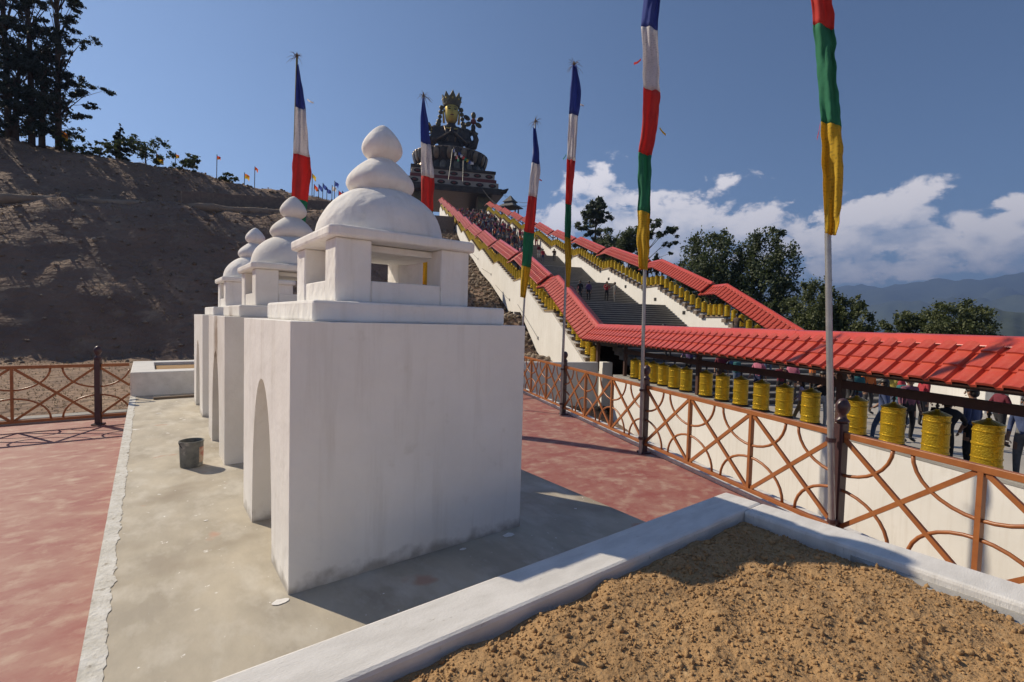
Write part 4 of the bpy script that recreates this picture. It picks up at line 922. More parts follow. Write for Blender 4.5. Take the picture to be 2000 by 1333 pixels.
    n = MB(); n.hexa([(-.35, -.5-hw*.98, hc-.5), (.35, -.5-hw*.98, hc-.5), (.2, -.5-hw*1.02, hc+1.0), (-.2, -.5-hw*1.02, hc+1.0)], [(-.25, -.5-hw*1.25, hc-.55), (.25, -.5-hw*1.25, hc-.55), (.12, -.5-hw*1.1, hc+.8), (-.12, -.5-hw*1.1, hc+.8)]); n.build('nose', M['gold_leaf'], th, bevel=.08)
    for sx in (-1, 1):
        MB().ball((sx*.95, -.5-hw*.97, hc+.72), (.55, .2, .2), 10, 6).build('eye', M['black'], th, smooth=True); MB().tube([(sx*.4, -.55-hw*1.0, hc+1.25), (sx*1.0, -.5-hw*.98, hc+1.5), (sx*1.6, -.3-hw*.85, hc+1.2)], .1, 6).build('brow', M['black'], th)
        MB().tube([(sx*(hw+.15), 0, hc+1.2), (sx*(hw+.4), -.1, hc), (sx*(hw+.2), -.2, hz0+.1)], [.35, .3, .4], 8).build('ear', M['gold_leaf'], th, smooth=True)
        for j, (dz, rr) in enumerate(((1.9, .8), (.4, .75), (-1.1, .7), (-2.6, .85), (-3.6, .9))):
            MB().ball((sx*(hw+1.0+.25*j), .3, hc+dz), (rr, .5, rr), 10, 8).build('ear_ornament', M['verdigris'], th, smooth=True)
    MB().ball((0, -.5-hw*.97, hc-1.15), (.65, .25, .2), 10, 6).build('mouth', M['fr_red'], th, smooth=True)
    ub = lz(209)
    MB().lathe([(hw*1.08, ub-.5), (hw*1.22, ub), (hw*1.25, ub+.9), (hw*1.05, ub+1.4), (.5, ub+1.6)], 26, (0, -.3, 0)).build('crown_band', M['verdigris'], th, smooth=True)
    for k_, a in enumerate((-90, -48, -132, -5, -175, 40, 140, 90)):
        c, s = math.cos(rad(a)), math.sin(rad(a)); b = MB(); H2 = 3.6 if k_ == 0 else (3.3 if k_ < 3 else 2.9)
        b.prism([(-.95, -.25, 0), (.95, -.25, 0), (1.15, -.25, H2*.35), (.55, -.25, H2*.7), (0, -.25, H2), (-.55, -.25, H2*.7), (-1.15, -.25, H2*.35)], (0, .5, 0)); o = b.build('crown_leaf', M['verdigris'], th, loc=(hw*1.15*c, -.3+hw*1.15*s, ub+.6), bevel=.1); o.rotation_euler = (rad(10), 0, rad(a+90))
        MB().ball((hw*1.32*c, -.3+hw*1.32*s, ub+1.7), .35, 8, 6).build('crown_jewel', M['gold_leaf'], th, smooth=True)
    zt = lz(180)
    MB().lathe([(1.5, ub+1.0), (1.75, ub+2.4), (1.3, ub+3.4), (1.0, zt-2.3), (1.15, zt-1.7), (.6, zt-.9), (.35, zt-.5), (.05, zt)], 16, (0, 0, 0)).build('topknot', M['verdigris'], th, smooth=True)
    # lotus flower held on the right of the picture, string of beads on the left
    lx, lzz = L2(924, 240)
    hand = (7.2*k, -.6*k, fz+9.6*k)
    MB().tube([hand, (lx-.6, -.8, lzz-3.0), (lx, -.8, lzz)], .22, 8).build('lotus_stem', M['bronze'], th, smooth=True)
    MB().ball((lx, -.9, lzz), .95, 12, 8).build('lotus_heart', M['fr_red'], th, smooth=True)
    for a in range(0, 360, 60):
        c, s = math.cos(rad(a+90)), math.sin(rad(a+90)); o = MB().ball((0, 0, 0), (1.25, .5, .8), 10, 6).build('lotus_petal', M['bronze' if a % 120 else 'verdigris'], th, loc=(lx+(2.0+.6*(a % 120 > 0))*c, -.8, lzz+2.0*s), smooth=True); o.rotation_euler = (0, -rad(a+90), 0)
    for j, (dx, dz) in enumerate(((-1.2, -3.4), (1.0, -3.9), (-1.6, -5.0))): MB().ball((lx+dx, -.8, lzz+dz), (.75, .3, .5), 8, 6).build('lotus_bud', M['verdigris'], th, smooth=True)
    b = MB()
    for a in range(0, 360, 30): b.ball((-7.2*k+.9*math.cos(rad(a)), -.9*k, fz+8.0*k+1.6*math.sin(rad(a))), .3, 6, 5)
    b.build('bead_string', M['gold_leaf'], th, smooth=True)
    return base
SB = statue()
# prayer flag lines running down from the throne
def wire(label, a, b, sag, r, flags=None, seed=0):
    a, b = Vector(a), Vector(b); pts = [a.lerp(b, q)-ZV*(sag*4*q*(1-q)) for q in np.linspace(0, 1, 25)]
    t = thing('prayer_flag_line', label, 'flag line', a, group='cords strung from the statue throne'); MB().tube([p-a for p in pts], r, 5).build('cord', M['dark_metal'], t)
    if flags:
        cs = ['blue', 'white', 'red', 'green', 'yellow']; u = Vector((b.x-a.x, b.y-a.y, 0)).normalized()
        for i in range(flags):
            q = (i+.5)/flags; p = a.lerp(b, q)-ZV*(sag*4*q*(1-q))-a; h = .9
            m = MB(); m.face([p-u*.45, p+u*.45, p+u*.45-ZV*h+TV*.1, p-u*.45-ZV*h-TV*.05]); m.build('flag', M['flag_'+cs[i % 5]], t)
wire('cord slanting from the right end of the throne to the right gallery', on_plane(935, 358, SV*152, SV), on_plane(972, 402, SV*122, SV), .6, .08)
wire('upper thin cord from the throne cornice across the sky', on_plane(984, 378, SV*165, SV), on_plane(1032, 396, SV*108, SV), 1., .05)
wire('lower thin cord from the throne cornice across the sky', on_plane(984, 381, SV*165, SV), on_plane(1032, 402, SV*108, SV), 1.4, .05)
for (x0, y0, x1, y1, n, lb) in ((886, 288, 896, 312, 4, 'short strip of pale flags on the statue lap, left one'), (896, 296, 924, 317, 7, 'strip of yellow and green flags slanting from the statue lap'), (884, 292, 876, 352, 0, 'thin cord hanging down the left of the throne front'), (905, 314, 904, 355, 0, 'thin cord hanging down the middle of the throne front')):
    wire(lb, on_plane(x0, y0, SV*149.5, SV), on_plane(x1, y1, SV*147, SV), .3, .12, n)
# beige terrace block left of the stair head
o = MB().box((0, 0, 0), (9, 6, 6.2)).build('terrace_block', M['clay'], loc=W(87, 4.2, 16.2), rz=RZ, bevel=.08); tag(o, 'small earth coloured terrace block left of the upper stair wall', 'terrace')

# ------------------------------------------------------------------ trees
def leaves(centers, size, g, flat=0.):
    n = len(centers); a = g.normal(size=(n, 3)); a /= np.linalg.norm(a, axis=1)[:, None]
    if flat: a[:, 2] *= (1-flat); a /= np.linalg.norm(a, axis=1)[:, None]
    b = np.cross(a, g.normal(size=(n, 3))); b /= np.linalg.norm(b, axis=1)[:, None]
    sz = size*g.uniform(.6, 1.35, (n, 1)); a = a*sz; b = b*sz*.62
    V = np.stack([centers-a*.5, centers+b*.5+a*.1, centers+a*.6, centers-b*.5+a*.1], 1).reshape(-1, 3)
    return V, np.arange(4*n).reshape(-1, 4)
def tree(name, label, base, trunk_h, trunk_r, clumps, nleaf, size, m, seed, group, flat=0., lean=(0, 0)):
    """clumps: (x,y,z,rx,ry,rz) relative to base"""
    g = np.random.default_rng(seed); t = thing(name, label, 'tree', base, group=group)
    b = MB(); top = Vector((lean[0], lean[1], trunk_h)); ph = seed
    path = [Vector((lean[0]*q**1.5+.12*math.sin(q*5+ph)*q, lean[1]*q**1.5+.12*math.cos(q*4+ph)*q, trunk_h*q-.4*(q == 0))) for q in np.linspace(0, 1, 8)]
    b.tube(path, [trunk_r*(1.25-.95*q) for q in np.linspace(0, 1, 8)], 9)
    for c in clumps:
        c = Vector(c[:3]); q = min(.95, max(.25, (c.z-.25*abs(c.x-top.x))/max(.1, trunk_h)*.85)); p0 = path[int(q*7)]
        mid = p0.lerp(c, .55)+Vector((0, 0, .12*(c-p0).length)); b.tube([p0, mid, c], [trunk_r*.24, trunk_r*.14, trunk_r*.05], 6)
    b.build('trunk', M['bark'], t, smooth=True)
    vol = np.array([c[3]*c[4]*c[5] for c in clumps])**.75; cnt = np.maximum(30, 1.7*nleaf*vol/vol.sum()).astype(int); pts = []
    for c, k in zip(clumps, cnt):
        # sub-clumps give the crown light and dark tufts with gaps between
        ns = max(4, int(k/80)); d = g.normal(size=(ns, 3)); d /= np.linalg.norm(d, axis=1)[:, None]; rr = g.uniform(.35, 1., (ns, 1))**.5
        sc = d*rr*np.array(c[3:6])+np.array(c[:3]); sr = np.array(c[3:6])*.30
        which = g.integers(0, ns, k); e = g.normal(size=(k, 3))*.55; pts.append(sc[which]+e*sr)
    V, Fc = leaves(np.concatenate(pts), size*.74, g, flat); np_obj('crown', V, Fc, m, t)
    return t
def px_tree(label, x0, x1, ytop, ybase, depth, m, seed, nleaf, size, shape, group, name='tree'):
    """place a tree whose crown spans these photo columns; its distance is the ground it stands on behind the gallery"""
    xc = (x0+x1)/2; d = ray(xc, ytop); d = d/d.dot(FW)
    P = CAM+d*depth; base = Vector((P.x, P.y, terr(P.x, P.y, False)-.2)); g = random.Random(seed)
    up = P.z-base.z; wd_ = (x1-x0)/FPX*depth/2; hv = (ybase-ytop)/FPX*depth
    cl = []
    hd = Vector((d.x, d.y, 0)).normalized(); rt = Vector((hd.y, -hd.x, 0))
    def add(u, v, ru, rv, dd=0):
        p = rt*(u*wd_)+hd*(dd*wd_); cl.append((p.x, p.y, up-v*hv, ru*wd_, ru*wd_, rv*hv))
    if shape == 'round':
        add(0, .28, .52, .26); add(-.45, .45, .45, .26, .2); add(.48, .42, .45, .26, -.2); add(-.62, .72, .36, .22, -.3); add(.66, .74, .36, .22, .2); add(0, .62, .6, .3, -.4); add(.1, .7, .5, .3, .5); add(-.1, .95, .5, .25); add(.3, .12, .25, .12); add(-.28, .14, .25, .13)
    elif shape == 'conifer':
        for i in range(11):
            q = i/10; n = 2 if q < .3 else 4
            for j in range(n):
                a = j*6.28/n+i*1.1; r_ = .12+.75*q
                p = (rt*math.cos(a)+hd*math.sin(a))*wd_*r_*g.uniform(.7, 1.1); cl.append((p.x, p.y, up-hv*(q*.95+.03+.05*g.random()), wd_*.28, wd_*.28, hv*.045))
    elif shape == 'conebush':
        for i in range(24):
            q = g.random()**.7; a = g.uniform(0, 6.28); r_ = (.1+.8*q)*g.uniform(.3, 1.0); p = (rt*math.cos(a)+hd*math.sin(a))*wd_*r_
            cl.append((p.x, p.y, up-hv*(.05+q*.9), wd_*g.uniform(.2, .36), wd_*g.uniform(.2, .36), hv*g.uniform(.06, .11)))
    elif shape == 'cedar':
        for i in range(26):
            q = g.random()**.8; a = g.uniform(0, 6.28); r_ = (.15+.85*q**.7)*g.uniform(.35, 1.0); p = (rt*math.cos(a)+hd*math.sin(a))*wd_*r_
            cl.append((p.x, p.y, up-hv*(.04+q*.92), wd_*g.uniform(.2, .34), wd_*g.uniform(.2, .34), hv*g.uniform(.03, .06)))
        cl.append((0, 0, up-hv*.06, wd_*.14, wd_*.14, hv*.06))
    elif shape == 'umbrella':
        for u, v, ru, rv in ((.15, .12, .28, .10), (.5, .3, .25, .09), (.78, .25, .22, .10), (.9, .42, .16, .08), (.62, .55, .18, .06), (-.1, .3, .3, .14), (-.5, .45, .4, .2), (-.8, .6, .3, .2), (.75, .66, .1, .05)): add(u, v, ru, rv, g.uniform(-.2, .2))
    elif shape == 'bush':
        for i in range(9): add(g.uniform(-.75, .75), g.uniform(.2, .9), g.uniform(.28, .42), g.uniform(.18, .3), g.uniform(-.4, .4))
    return tree(name, label, base, max(.5, up-hv*.45), max(.1, wd_*.06), cl, nleaf, size, m, seed, group, flat=.5 if shape in ('conifer', 'umbrella', 'cedar') else 0)
GR = 'trees beyond the right gallery'
px_tree('tall loose grey green conifer behind the right gallery below the clouds', 1112, 1218, 384, 490, 85, M['leaf_grey'], 11, 6500, .5, 'conebush', GR, 'conifer_tree')
px_tree('dark bushy tree right of the conifer, partly behind a flag', 1150, 1255, 436, 545, 80, M['leaf_dark'], 12, 5200, .5, 'bush', GR)
px_tree('flat topped tree stretching a thin branch out to the right', 1208, 1326, 424, 530, 66, M['leaf_dark'], 13, 3600, .42, 'umbrella', GR)
px_tree('low dark shrub tree at the gallery ridge beside the yellow flag', 1230, 1290, 480, 560, 66, M['leaf_dark'], 14, 2200, .42, 'bush', GR)
px_tree('rounded dark tree, left one of the tall pair behind the gallery', 1318, 1462, 447, 610, 58, M['leaf_dark'], 15, 9000, .42, 'round', GR)
px_tree('taller rounded dark tree, right one of the pair behind the gallery', 1425, 1560, 444, 640, 54, M['leaf_dark'], 16, 10500, .40, 'round', GR)
px_tree('green tree just left of the nearest flagpole', 1545, 1650, 540, 690, 44, M['leaf_mid'], 17, 6500, .33, 'round', GR)
px_tree('green tree just right of the nearest flagpole', 1610, 1706, 578, 700, 42, M['leaf_mid'], 18, 5000, .31, 'round', GR)
px_tree('low spreading tree above the near roof, between two others', 1706, 1822, 598, 700, 46, M['leaf_mid'], 19, 5200, .32, 'bush', GR)
px_tree('wide domed tree above the near roof at far right', 1796, 1936, 586, 700, 44, M['leaf_mid'], 20, 7500, .31, 'round', GR)
px_tree('shrub at the foot of the tall tree pair', 1470, 1570, 575, 660, 50, M['leaf_mid'], 21, 3200, .34, 'bush', GR)
px_tree('small shrub under the left tree of the pair', 1290, 1380, 500, 590, 60, M['leaf_dark'], 22, 2600, .4, 'bush', GR)

def ridge_point(x, y, h0=38., h1=95.):
    """where the sight line through a photo pixel on the skyline meets the hill"""
    d = ray(x, y); hl = math.hypot(d.x, d.y); best = None
    h = h0
    while h < h1:
        X, Y = d.x/hl*h, d.y/hl*h; e = terr(X, Y, False)-(CZ+d.z/hl*h)
        if best is None or e > best[0]: best = (e, X, Y)
        h += .5
    X, Y = best[1], best[2]; return Vector((X, Y, terr(X, Y)))
def pine(label, x, ybase, h, seed, rad_, nleaf, group='tall pines on the left ridge'):
    p = ridge_point(x, ybase); g = random.Random(seed); cl = []
    n = 64
    for i in range(n):
        q = .10+.88*i/(n-1); a = g.uniform(0, 6.28); r_ = rad_*(1.05-.75*q**1.5)*g.uniform(.35, 1.05)*(.55 if q < .25 and g.random() < .5 else 1)
        cl.append((r_*math.cos(a), r_*math.sin(a), h*q-g.uniform(0, .5), g.uniform(.35, .85), g.uniform(.35, .85), g.uniform(.22, .5)))
    return tree('pine_tree', label, p, h, .17, cl, int(nleaf*1.15), .2, M['leaf_pine'], seed, group, lean=(g.uniform(-.4, .4), 0))
pine('tall pine at the right end of the left grove', 114, 262, 17, 31, 3.1, 10000)
pine('tall pine with a straight trunk, second in the left grove', 62, 275, 19, 32, 3.3, 11000)
pine('dense pine at the left edge of the picture', 16, 268, 17, 33, 3.2, 10000)
pine('pine just outside the left edge of the grove', -45, 262, 18, 34, 3.2, 7000)
pine('short dense young pine between the tall trunks', 82, 272, 7.5, 35, 2.3, 6000)
pine('short dark young pine by the left edge', 30, 270, 7, 36, 2.4, 6000)
def small_tree(label, x, ybase, hgt, w, seed, m='leaf_dark', n=900, name='tree'):
    p = ridge_point(x, ybase); g = random.Random(seed)
    cl = [(g.uniform(-.6, .6)*w, g.uniform(-.5, .5)*w, hgt*g.uniform(.15, .85), w*g.uniform(.25, .42), w*g.uniform(.25, .42), hgt*g.uniform(.15, .25)) for _ in range(11)]
    return tree(name, label, p, hgt*.6, .05, cl, n, .22, M[m], seed, 'small trees on the left ridge')
small_tree('small round tree on the ridge line left of the flags', 285, 326, 2.6, 1.9, 41, n=1300)
small_tree('low arching bush on the ridge below the white wall of sky', 356, 338, 1.6, 1.5, 42, n=900)
small_tree('low bush row right of the pine grove', 195, 303, 1.1, 1.6, 43, n=900)
small_tree('tiny dark bush halfway down the ridge line', 447, 356, .9, .9, 44, n=500)
small_tree('shrub at the foot of the right hand pine', 138, 288, 1.8, 1.4, 45, n=900)
# narrow pointed shrub
p = ridge_point(234, 310); cl = [(.12*math.sin(i), .1*math.cos(i*2), .25+i*.28, .55-.055*i, .5-.05*i, .26) for i in range(9)]
tree('cypress_tree', 'narrow pointed dark cypress standing on the left ridge', p, 2.5, .08, cl, 1400, .22, M['leaf_pine'], 46, 'small trees on the left ridge')

# ------------------------------------------------------------------ small flags on the ridge
def ridge_flag(label, x, ybase, hgt, c1, c2, w, seed):
    w *= .62
    p = ridge_point(x, ybase); t = thing('small_flag', label, 'flag', p, group='little flags on the left ridge')
    MB().tube([(0, 0, -.3), (.03, 0, hgt)], .03, 6).build('pole', M['bark'], t)
    V = []; nu, nv = 6, 6
    for j in range(nv+1):
        for i in range(nu+1):
            u, v = i/nu, j/nv; V.append((u*w*.8+.03, .12*math.sin(u*6+v*3+seed)*u, hgt-.05-v*w*.9-u*w*.45+.05*math.sin(u*5+seed)))
    Fc = [(j*(nu+1)+i, j*(nu+1)+i+1, (j+1)*(nu+1)+i+1, (j+1)*(nu+1)+i) for j in range(nv) for i in range(nu)]
    o = np_obj('cloth', V, Fc, [M['flag_'+c1], M['flag_'+c2]], t, smooth=True, mi=[0 if (k//6) < 3 else 1 for k in range(36)])
ridge_flag('orange and yellow flag in front of the pine grove', 112, 300, 1.7, 'orange', 'yellow', 1.1, 1)
ridge_flag('orange flag beside the round ridge tree', 305, 332, 1.2, 'orange', 'yellow', .9, 2)
ridge_flag('tiny yellow flag over the arching bush', 342, 322, 1.4, 'orange', 'yellow', .5, 3)
ridge_flag('small red flag on a thin pole halfway along the ridge', 423, 345, 2.0, 'red', 'orange', .5, 4)
ridge_flag('orange flag low on the ridge, left of the leftmost flagpole', 477, 362, 1.1, 'orange', 'yellow', .75, 5)
ridge_flag('small red flag next to the orange one near the leftmost flagpole', 497, 364, 1.9, 'red', 'orange', .5, 6)
ridge_flag('yellow banner just right of the leftmost flagpole', 609, 388, 2.2, 'yellow', 'yellow', .7, 7)
ridge_flag('red and orange flag just right of the leftmost flagpole', 613, 386, 1.2, 'red', 'orange', .7, 8)
for i, (x, hh, c) in enumerate(((622, 1.3, 'blue'), (630, 1.5, 'blue'), (638, 1.2, 'blue'), (648, 1.5, 'white'), (653, 2.0, 'blue'), (661, 1.2, 'red'), (668, 1.3, 'blue'), (676, 1.1, 'white'))):
    ridge_flag(ORD[i]+' from the left in the cluster of blue flags left of the dome', x, 384, hh, c, c, .7, 20+i)
b = MB(); pts = []
for X in np.arange(-30, 20, .8):
    zb = 8.4+.13*min(14, max(-30, X)); Yb = 26.3+(zb+.5)/.80+.35; pts.append((X, Yb+.15*noise.noise(Vector((X*.4, 2, 1))), terr(X, Yb, False)-.14+.16*noise.noise(Vector((X*.5, 0, 4)))))
b.tube(pts, [.3+.12*noise.noise(Vector((p[0]*.7, 5, 5))) for p in pts], 10); o = b.build('hillside_path', mat('sunlit_path_earth', (.38, .29, .20), (.27, .195, .135), .8, .95, .8, 5, dist=.1), smooth=True); tag(o, 'earth edge of the hillside path, coloured pale for its sunlit lip', kind='structure')  # pale colour stands for sunlight along the rounded lip of the path
# low grey retaining wall at the back of the hillside road
pts = []
for X in np.arange(2., 22, 1.5): 
    zb = 8.4+.13*min(14, X); Yb = 26.3+(zb+.5)/.80+3.9; pts.append(Vector((X, Yb, max(zb, terr(X, Yb, False))-.3)))
b = MB()
for a, c in zip(pts, pts[1:]): b.hexa([a, a+Vector((0, .3, 0)), c+Vector((0, .3, 0)), c], [a+ZV*1.55, a+Vector((0, .3, 1.55)), c+Vector((0, .3, 1.55)), c+ZV*1.55])
o = b.build('road_wall', M['clay']); tag(o, 'low grey wall along the road cut across the hillside', 'wall')

# ------------------------------------------------------------------ rubble and dry plants
def rocks(name, label, pts, seed, m):
    g = np.random.default_rng(seed); bm = bmesh.new(); bmesh.ops.create_icosphere(bm, subdivisions=1, radius=1); ico = np.array([v.co[:] for v in bm.verts]); it = np.array([[v.index for v in f.verts] for f in bm.faces]); bm.free()
    jit = [ico*(1+.25*g.standard_normal((len(ico), 1))) for _ in range(20)]; Vs, Fs, off = [], [], 0
    for k, (x, y, z, r) in enumerate(pts):
        a = g.uniform(0, 6.28); c, s = math.cos(a), math.sin(a); p = jit[k % 20]*r*g.uniform(.6, 1.2, 3); p = np.stack([p[:, 0]*c-p[:, 1]*s, p[:, 0]*s+p[:, 1]*c, p[:, 2]*.8], 1)
        Vs.append(p+(x, y, z)); Fs.append(it+off); off += len(ico)
    o = np_obj(name, np.concatenate(Vs), np.concatenate(Fs), m); return tag(o, label, kind='stuff')
g = np.random.default_rng(5); pts = []
while len(pts) < 5200:
    s, t = g.uniform(20, 95), 9.2-abs(g.normal(0, 3.6)); P = W(s, t, 0)
    if t < -3: continue
    r = .06+.26*g.random()**3; pts.append((P.x, P.y, terr(P.x, P.y)+r*.3, r))
rocks('rubble', 'heaps of broken stone below the left stair wall', pts, 1, M['rock'])
pts = []
while len(pts) < 6500:
    X, Y = g.uniform(-24, 20), g.uniform(25.5, 52)
    if X*TV.x+Y*TV.y > 4: continue
    r = .03+.13*g.random()**4; pts.append((X, Y, terr(X, Y)+r*.2, r))
rocks('hillside_stones', 'loose stones scattered over the brown slope', pts, 2, M['rock'])
def tufts(name, label, pts, h, m, seed):
    g = np.random.default_rng(seed); V = []; Fc = []
    for (x, y, z) in pts:
        for _ in range(5):
            a = g.uniform(0, 6.28); l_ = h*g.uniform(.5, 1.3); dx, dy = math.cos(a)*l_*.6, math.sin(a)*l_*.6; wx, wy = -math.sin(a)*h*.09, math.cos(a)*h*.09; n = len(V)
            V += [(x-wx, y-wy, z), (x+wx, y+wy, z), (x+dx*.6+wx*.6, y+dy*.6+wy*.6, z+l_*.75), (x+dx, y+dy, z+l_)]; Fc.append((n, n+1, n+2, n+3))
    o = np_obj(name, V, Fc, m); return tag(o, label, kind='stuff')
pts = []
for _ in range(20000):
    X, Y = g.uniform(-26, 9), 12.5+14*g.random()**1.3; 
    if X*TV.x+Y*TV.y > 1: continue
    pts.append((X, Y, terr(X, Y)-.02))
tufts('dry_grass', 'dry yellow grass on the strip behind the left fence', pts, .055, M['dry_grass'], 8)
pts = []
for _ in range(15000):
    X, Y = g.uniform(-26, 20), g.uniform(26, 56)
    if X*TV.x+Y*TV.y > 5 or noise.noise(Vector((X*.18, Y*.18, 7))) < -.12: continue
    pts.append((X, Y, terr(X, Y)-.03))
tufts('hillside_weeds', 'withered brown weeds over the hillside', pts, .13, mat('withered_weeds', (.26, .185, .115), (.34, .26, .15), .3, .95), 9)

# ------------------------------------------------------------------ people
SK = {'skin': mat('skin', (.33, .19, .125), (.27, .15, .10), 4, .6), 'hair': mat('black_hair', (.018, .015, .014), rough=.5), 'shoe': mat('dark_shoe', (.03, .03, .032), rough=.6)}
CLOTH = {k: mat(k+'_cloth', c, tuple(x*.75 for x in c), 9, .9, .3, 30) for k, c in dict(navy=(.035, .045, .11), black=(.022, .022, .026), blue=(.07, .10, .22), denim=(.10, .14, .22), pink=(.55, .16, .24), lilac=(.50, .38, .46), red=(.42, .035, .05), maroon=(.16, .02, .035), purple=(.10, .06, .17), grey=(.20, .20, .20), charcoal=(.055, .055, .06), orange=(.62, .17, .04), khaki=(.33, .22, .10), white=(.60, .58, .55), teal=(.03, .14, .15), plaid=(.24, .09, .13), brown=(.11, .07, .05), yellow=(.55, .42, .08)).items()}
def pose(kind):
    J = {'pelvis': (0, 0, .93, .135), 'waist': (0, 0, 1.07, .125), 'chest': (0, .01, 1.28, .15), 'neckb': (0, 0, 1.44, .07), 'neck': (0, .01, 1.50, .055), 'head': (0, .03, 1.575, .088), 'crown': (0, .015, 1.655, .07)}
    for s, sx in (('L', -1), ('R', 1)):
        J['sh'+s] = (sx*.175, 0, 1.39, .066); J['el'+s] = (sx*.225, -.03, 1.12, .046); J['wr'+s] = (sx*.235, .06, .88, .033); J['ha'+s] = (sx*.235, .085, .81, .036)
        J['hip'+s] = (sx*.095, 0, .88, .092); J['kn'+s] = (sx*.105, .02, .50, .062); J['an'+s] = (sx*.105, -.03, .10, .043); J['to'+s] = (sx*.115, .13, .045, .036)
    def mv(n, x, y, z): J[n] = (x, y, z, J[n][3])
    if kind == 'walk':
        mv('knL', -.1, .16, .51); mv('anL', -.1, .20, .12); mv('toL', -.11, .36, .06); mv('knR', .1, -.02, .49); mv('anR', .1, -.22, .15); mv('toR', .11, -.08, .05); mv('elL', -.23, -.12, 1.13); mv('wrL', -.24, -.10, .90); mv('haL', -.24, -.08, .83); mv('elR', .23, .08, 1.13); mv('wrR', .21, .24, .95); mv('haR', .2, .30, .91)
    if kind == 'reach':
        mv('elR', .24, .22, 1.20); mv('wrR', .22, .44, 1.16); mv('haR', .21, .52, 1.15)
    if kind == 'bend':
        for n in ('waist', 'chest', 'neckb', 'neck', 'head', 'crown', 'shL', 'shR'):
            x, y, z, r = J[n]; a = rad(38); dz = z-.93; J[n] = (x, y*math.cos(a)+dz*math.sin(a), .93+dz*math.cos(a)-y*math.sin(a), r)
        mv('elR', .25, .52, 1.10); mv('wrR', .22, .72, 1.0); mv('haR', .21, .80, .98); mv('elL', -.22, .42, .95); mv('wrL', -.2, .52, .78); mv('haL', -.2, .55, .72)
    if kind == 'arms':
        for s, sx in (('L', -1), ('R', 1)): mv('el'+s, sx*.25, .08, 1.16); mv('wr'+s, sx*.08, .24, 1.30); mv('ha'+s, sx*.03, .26, 1.37)
    E = [('pelvis', 'waist'), ('waist', 'chest'), ('chest', 'neckb'), ('neckb', 'neck'), ('neck', 'head'), ('head', 'crown')]
    for s in 'LR': E += [('chest', 'sh'+s), ('sh'+s, 'el'+s), ('el'+s, 'wr'+s), ('wr'+s, 'ha'+s), ('pelvis', 'hip'+s), ('hip'+s, 'kn'+s), ('kn'+s, 'an'+s), ('an'+s, 'to'+s)]
    return J, E
PM = {}
def body_mesh(kind, sub):
    if (kind, sub) in PM: return PM[(kind, sub)]
    J, E = pose(kind); bm = bmesh.new(); sk = bm.verts.layers.skin.verify(); vs = {}
    for n, (x, y, z, r) in J.items():
        v = bm.verts.new((x, y, z)); v[sk].radius = (r*(1.12 if n in ('chest', 'waist', 'pelvis') else 1), r*(.85 if n in ('chest', 'waist', 'pelvis') else 1)); v[sk].use_root = (n == 'pelvis'); vs[n] = v
    for a, b in E: bm.edges.new((vs[a], vs[b]))
    me = bpy.data.meshes.new('tmp'); bm.to_mesh(me); bm.free(); o = bpy.data.objects.new('tmp', me); col.objects.link(o)
    m = o.modifiers.new('Skin', 'SKIN'); m.use_smooth_shade = True
    if sub: q = o.modifiers.new('sub', 'SUBSURF'); q.levels = 1; q.render_levels = 1
    dg = bpy.context.evaluated_depsgraph_get(); ev = o.evaluated_get(dg); nm = bpy.data.meshes.new_from_object(ev)
    V = [tuple(v.co) for v in nm.vertices]; Fc = [tuple(p.vertices) for p in nm.polygons]; mi = []
    reg = {'pelvis': 1, 'waist': 0, 'chest': 0, 'neckb': 0, 'neck': 2, 'head': 2, 'crown': 2}
    for s in 'LR': reg.update({'sh'+s: 0, 'el'+s: 0, 'wr'+s: 2, 'ha'+s: 2, 'hip'+s: 1, 'kn'+s: 1, 'an'+s: 1, 'to'+s: 3})
    cen = np.array([np.mean([V[i] for i in f], axis=0) for f in Fc]); names = list(J); jp = np.array([J[n][:3] for n in names])
    for c in cen: mi.append(reg[names[int(np.argmin(((jp-c)**2).sum(1)))]])
    if sub:
        h = Vector(J['head'][:3]); up = (Vector(J['crown'][:3])-Vector(J['neck'][:3])).normalized(); rt = Vector((1, 0, 0)); fw = up.cross(rt); fw = fw if fw.y > 0 else -fw
        x = MB()
        x.tube([h+fw*.075+up*.02, h+fw*.11-up*.02], [.008, .017], 6, 2)
        for sx in (-1, 1):
            x.ball(h+rt*sx*.034+fw*.08+up*.022, .012, 6, 4, 4); x.ball(h+rt*sx*.088+up*.0, (.014, .02, .032), 6, 4, 2)
        x.box(h+fw*.086-up*.05, (.045, .012, .01), 4)
        for s, sx in (('L', -1), ('R', 1)):      # five bent fingers on each hand
            hp = Vector(J['ha'+s][:3]); dr = (hp-Vector(J['wr'+s][:3])).normalized(); sd = dr.cross(rt if abs(dr.x) < .8 else ZV).normalized(); wdv = dr.cross(sd).normalized()
            for k in range(4):
                b0 = hp+dr*.02+wdv*(.022*(k-1.5)/1.5); l_ = (.062, .07, .066, .052)[k]; x.tube([b0, b0+dr*l_*.55, b0+dr*l_*.9+sd*.02*sx], [.0095, .0088, .006], 6, 2)
            b0 = hp-dr*.01+wdv*.03; x.tube([b0, b0+wdv*.025+dr*.02, b0+wdv*.03+dr*.048], [.011, .0095, .007], 6, 2)
        n0 = len(V); V += x.v; Fc += [tuple(i+n0 for i in f) for f in x.f]; mi += x.m
    me2 = bpy.data.meshes.new('person'); me2.from_pydata(V, [], Fc)
    for _ in range(5): me2.materials.append(None)
    me2.polygons.foreach_set('material_index', mi); me2.polygons.foreach_set('use_smooth', [True]*len(Fc)); me2.update()
    bpy.data.objects.remove(o)
    PM[(kind, sub)] = (me2, J); return PM[(kind, sub)]
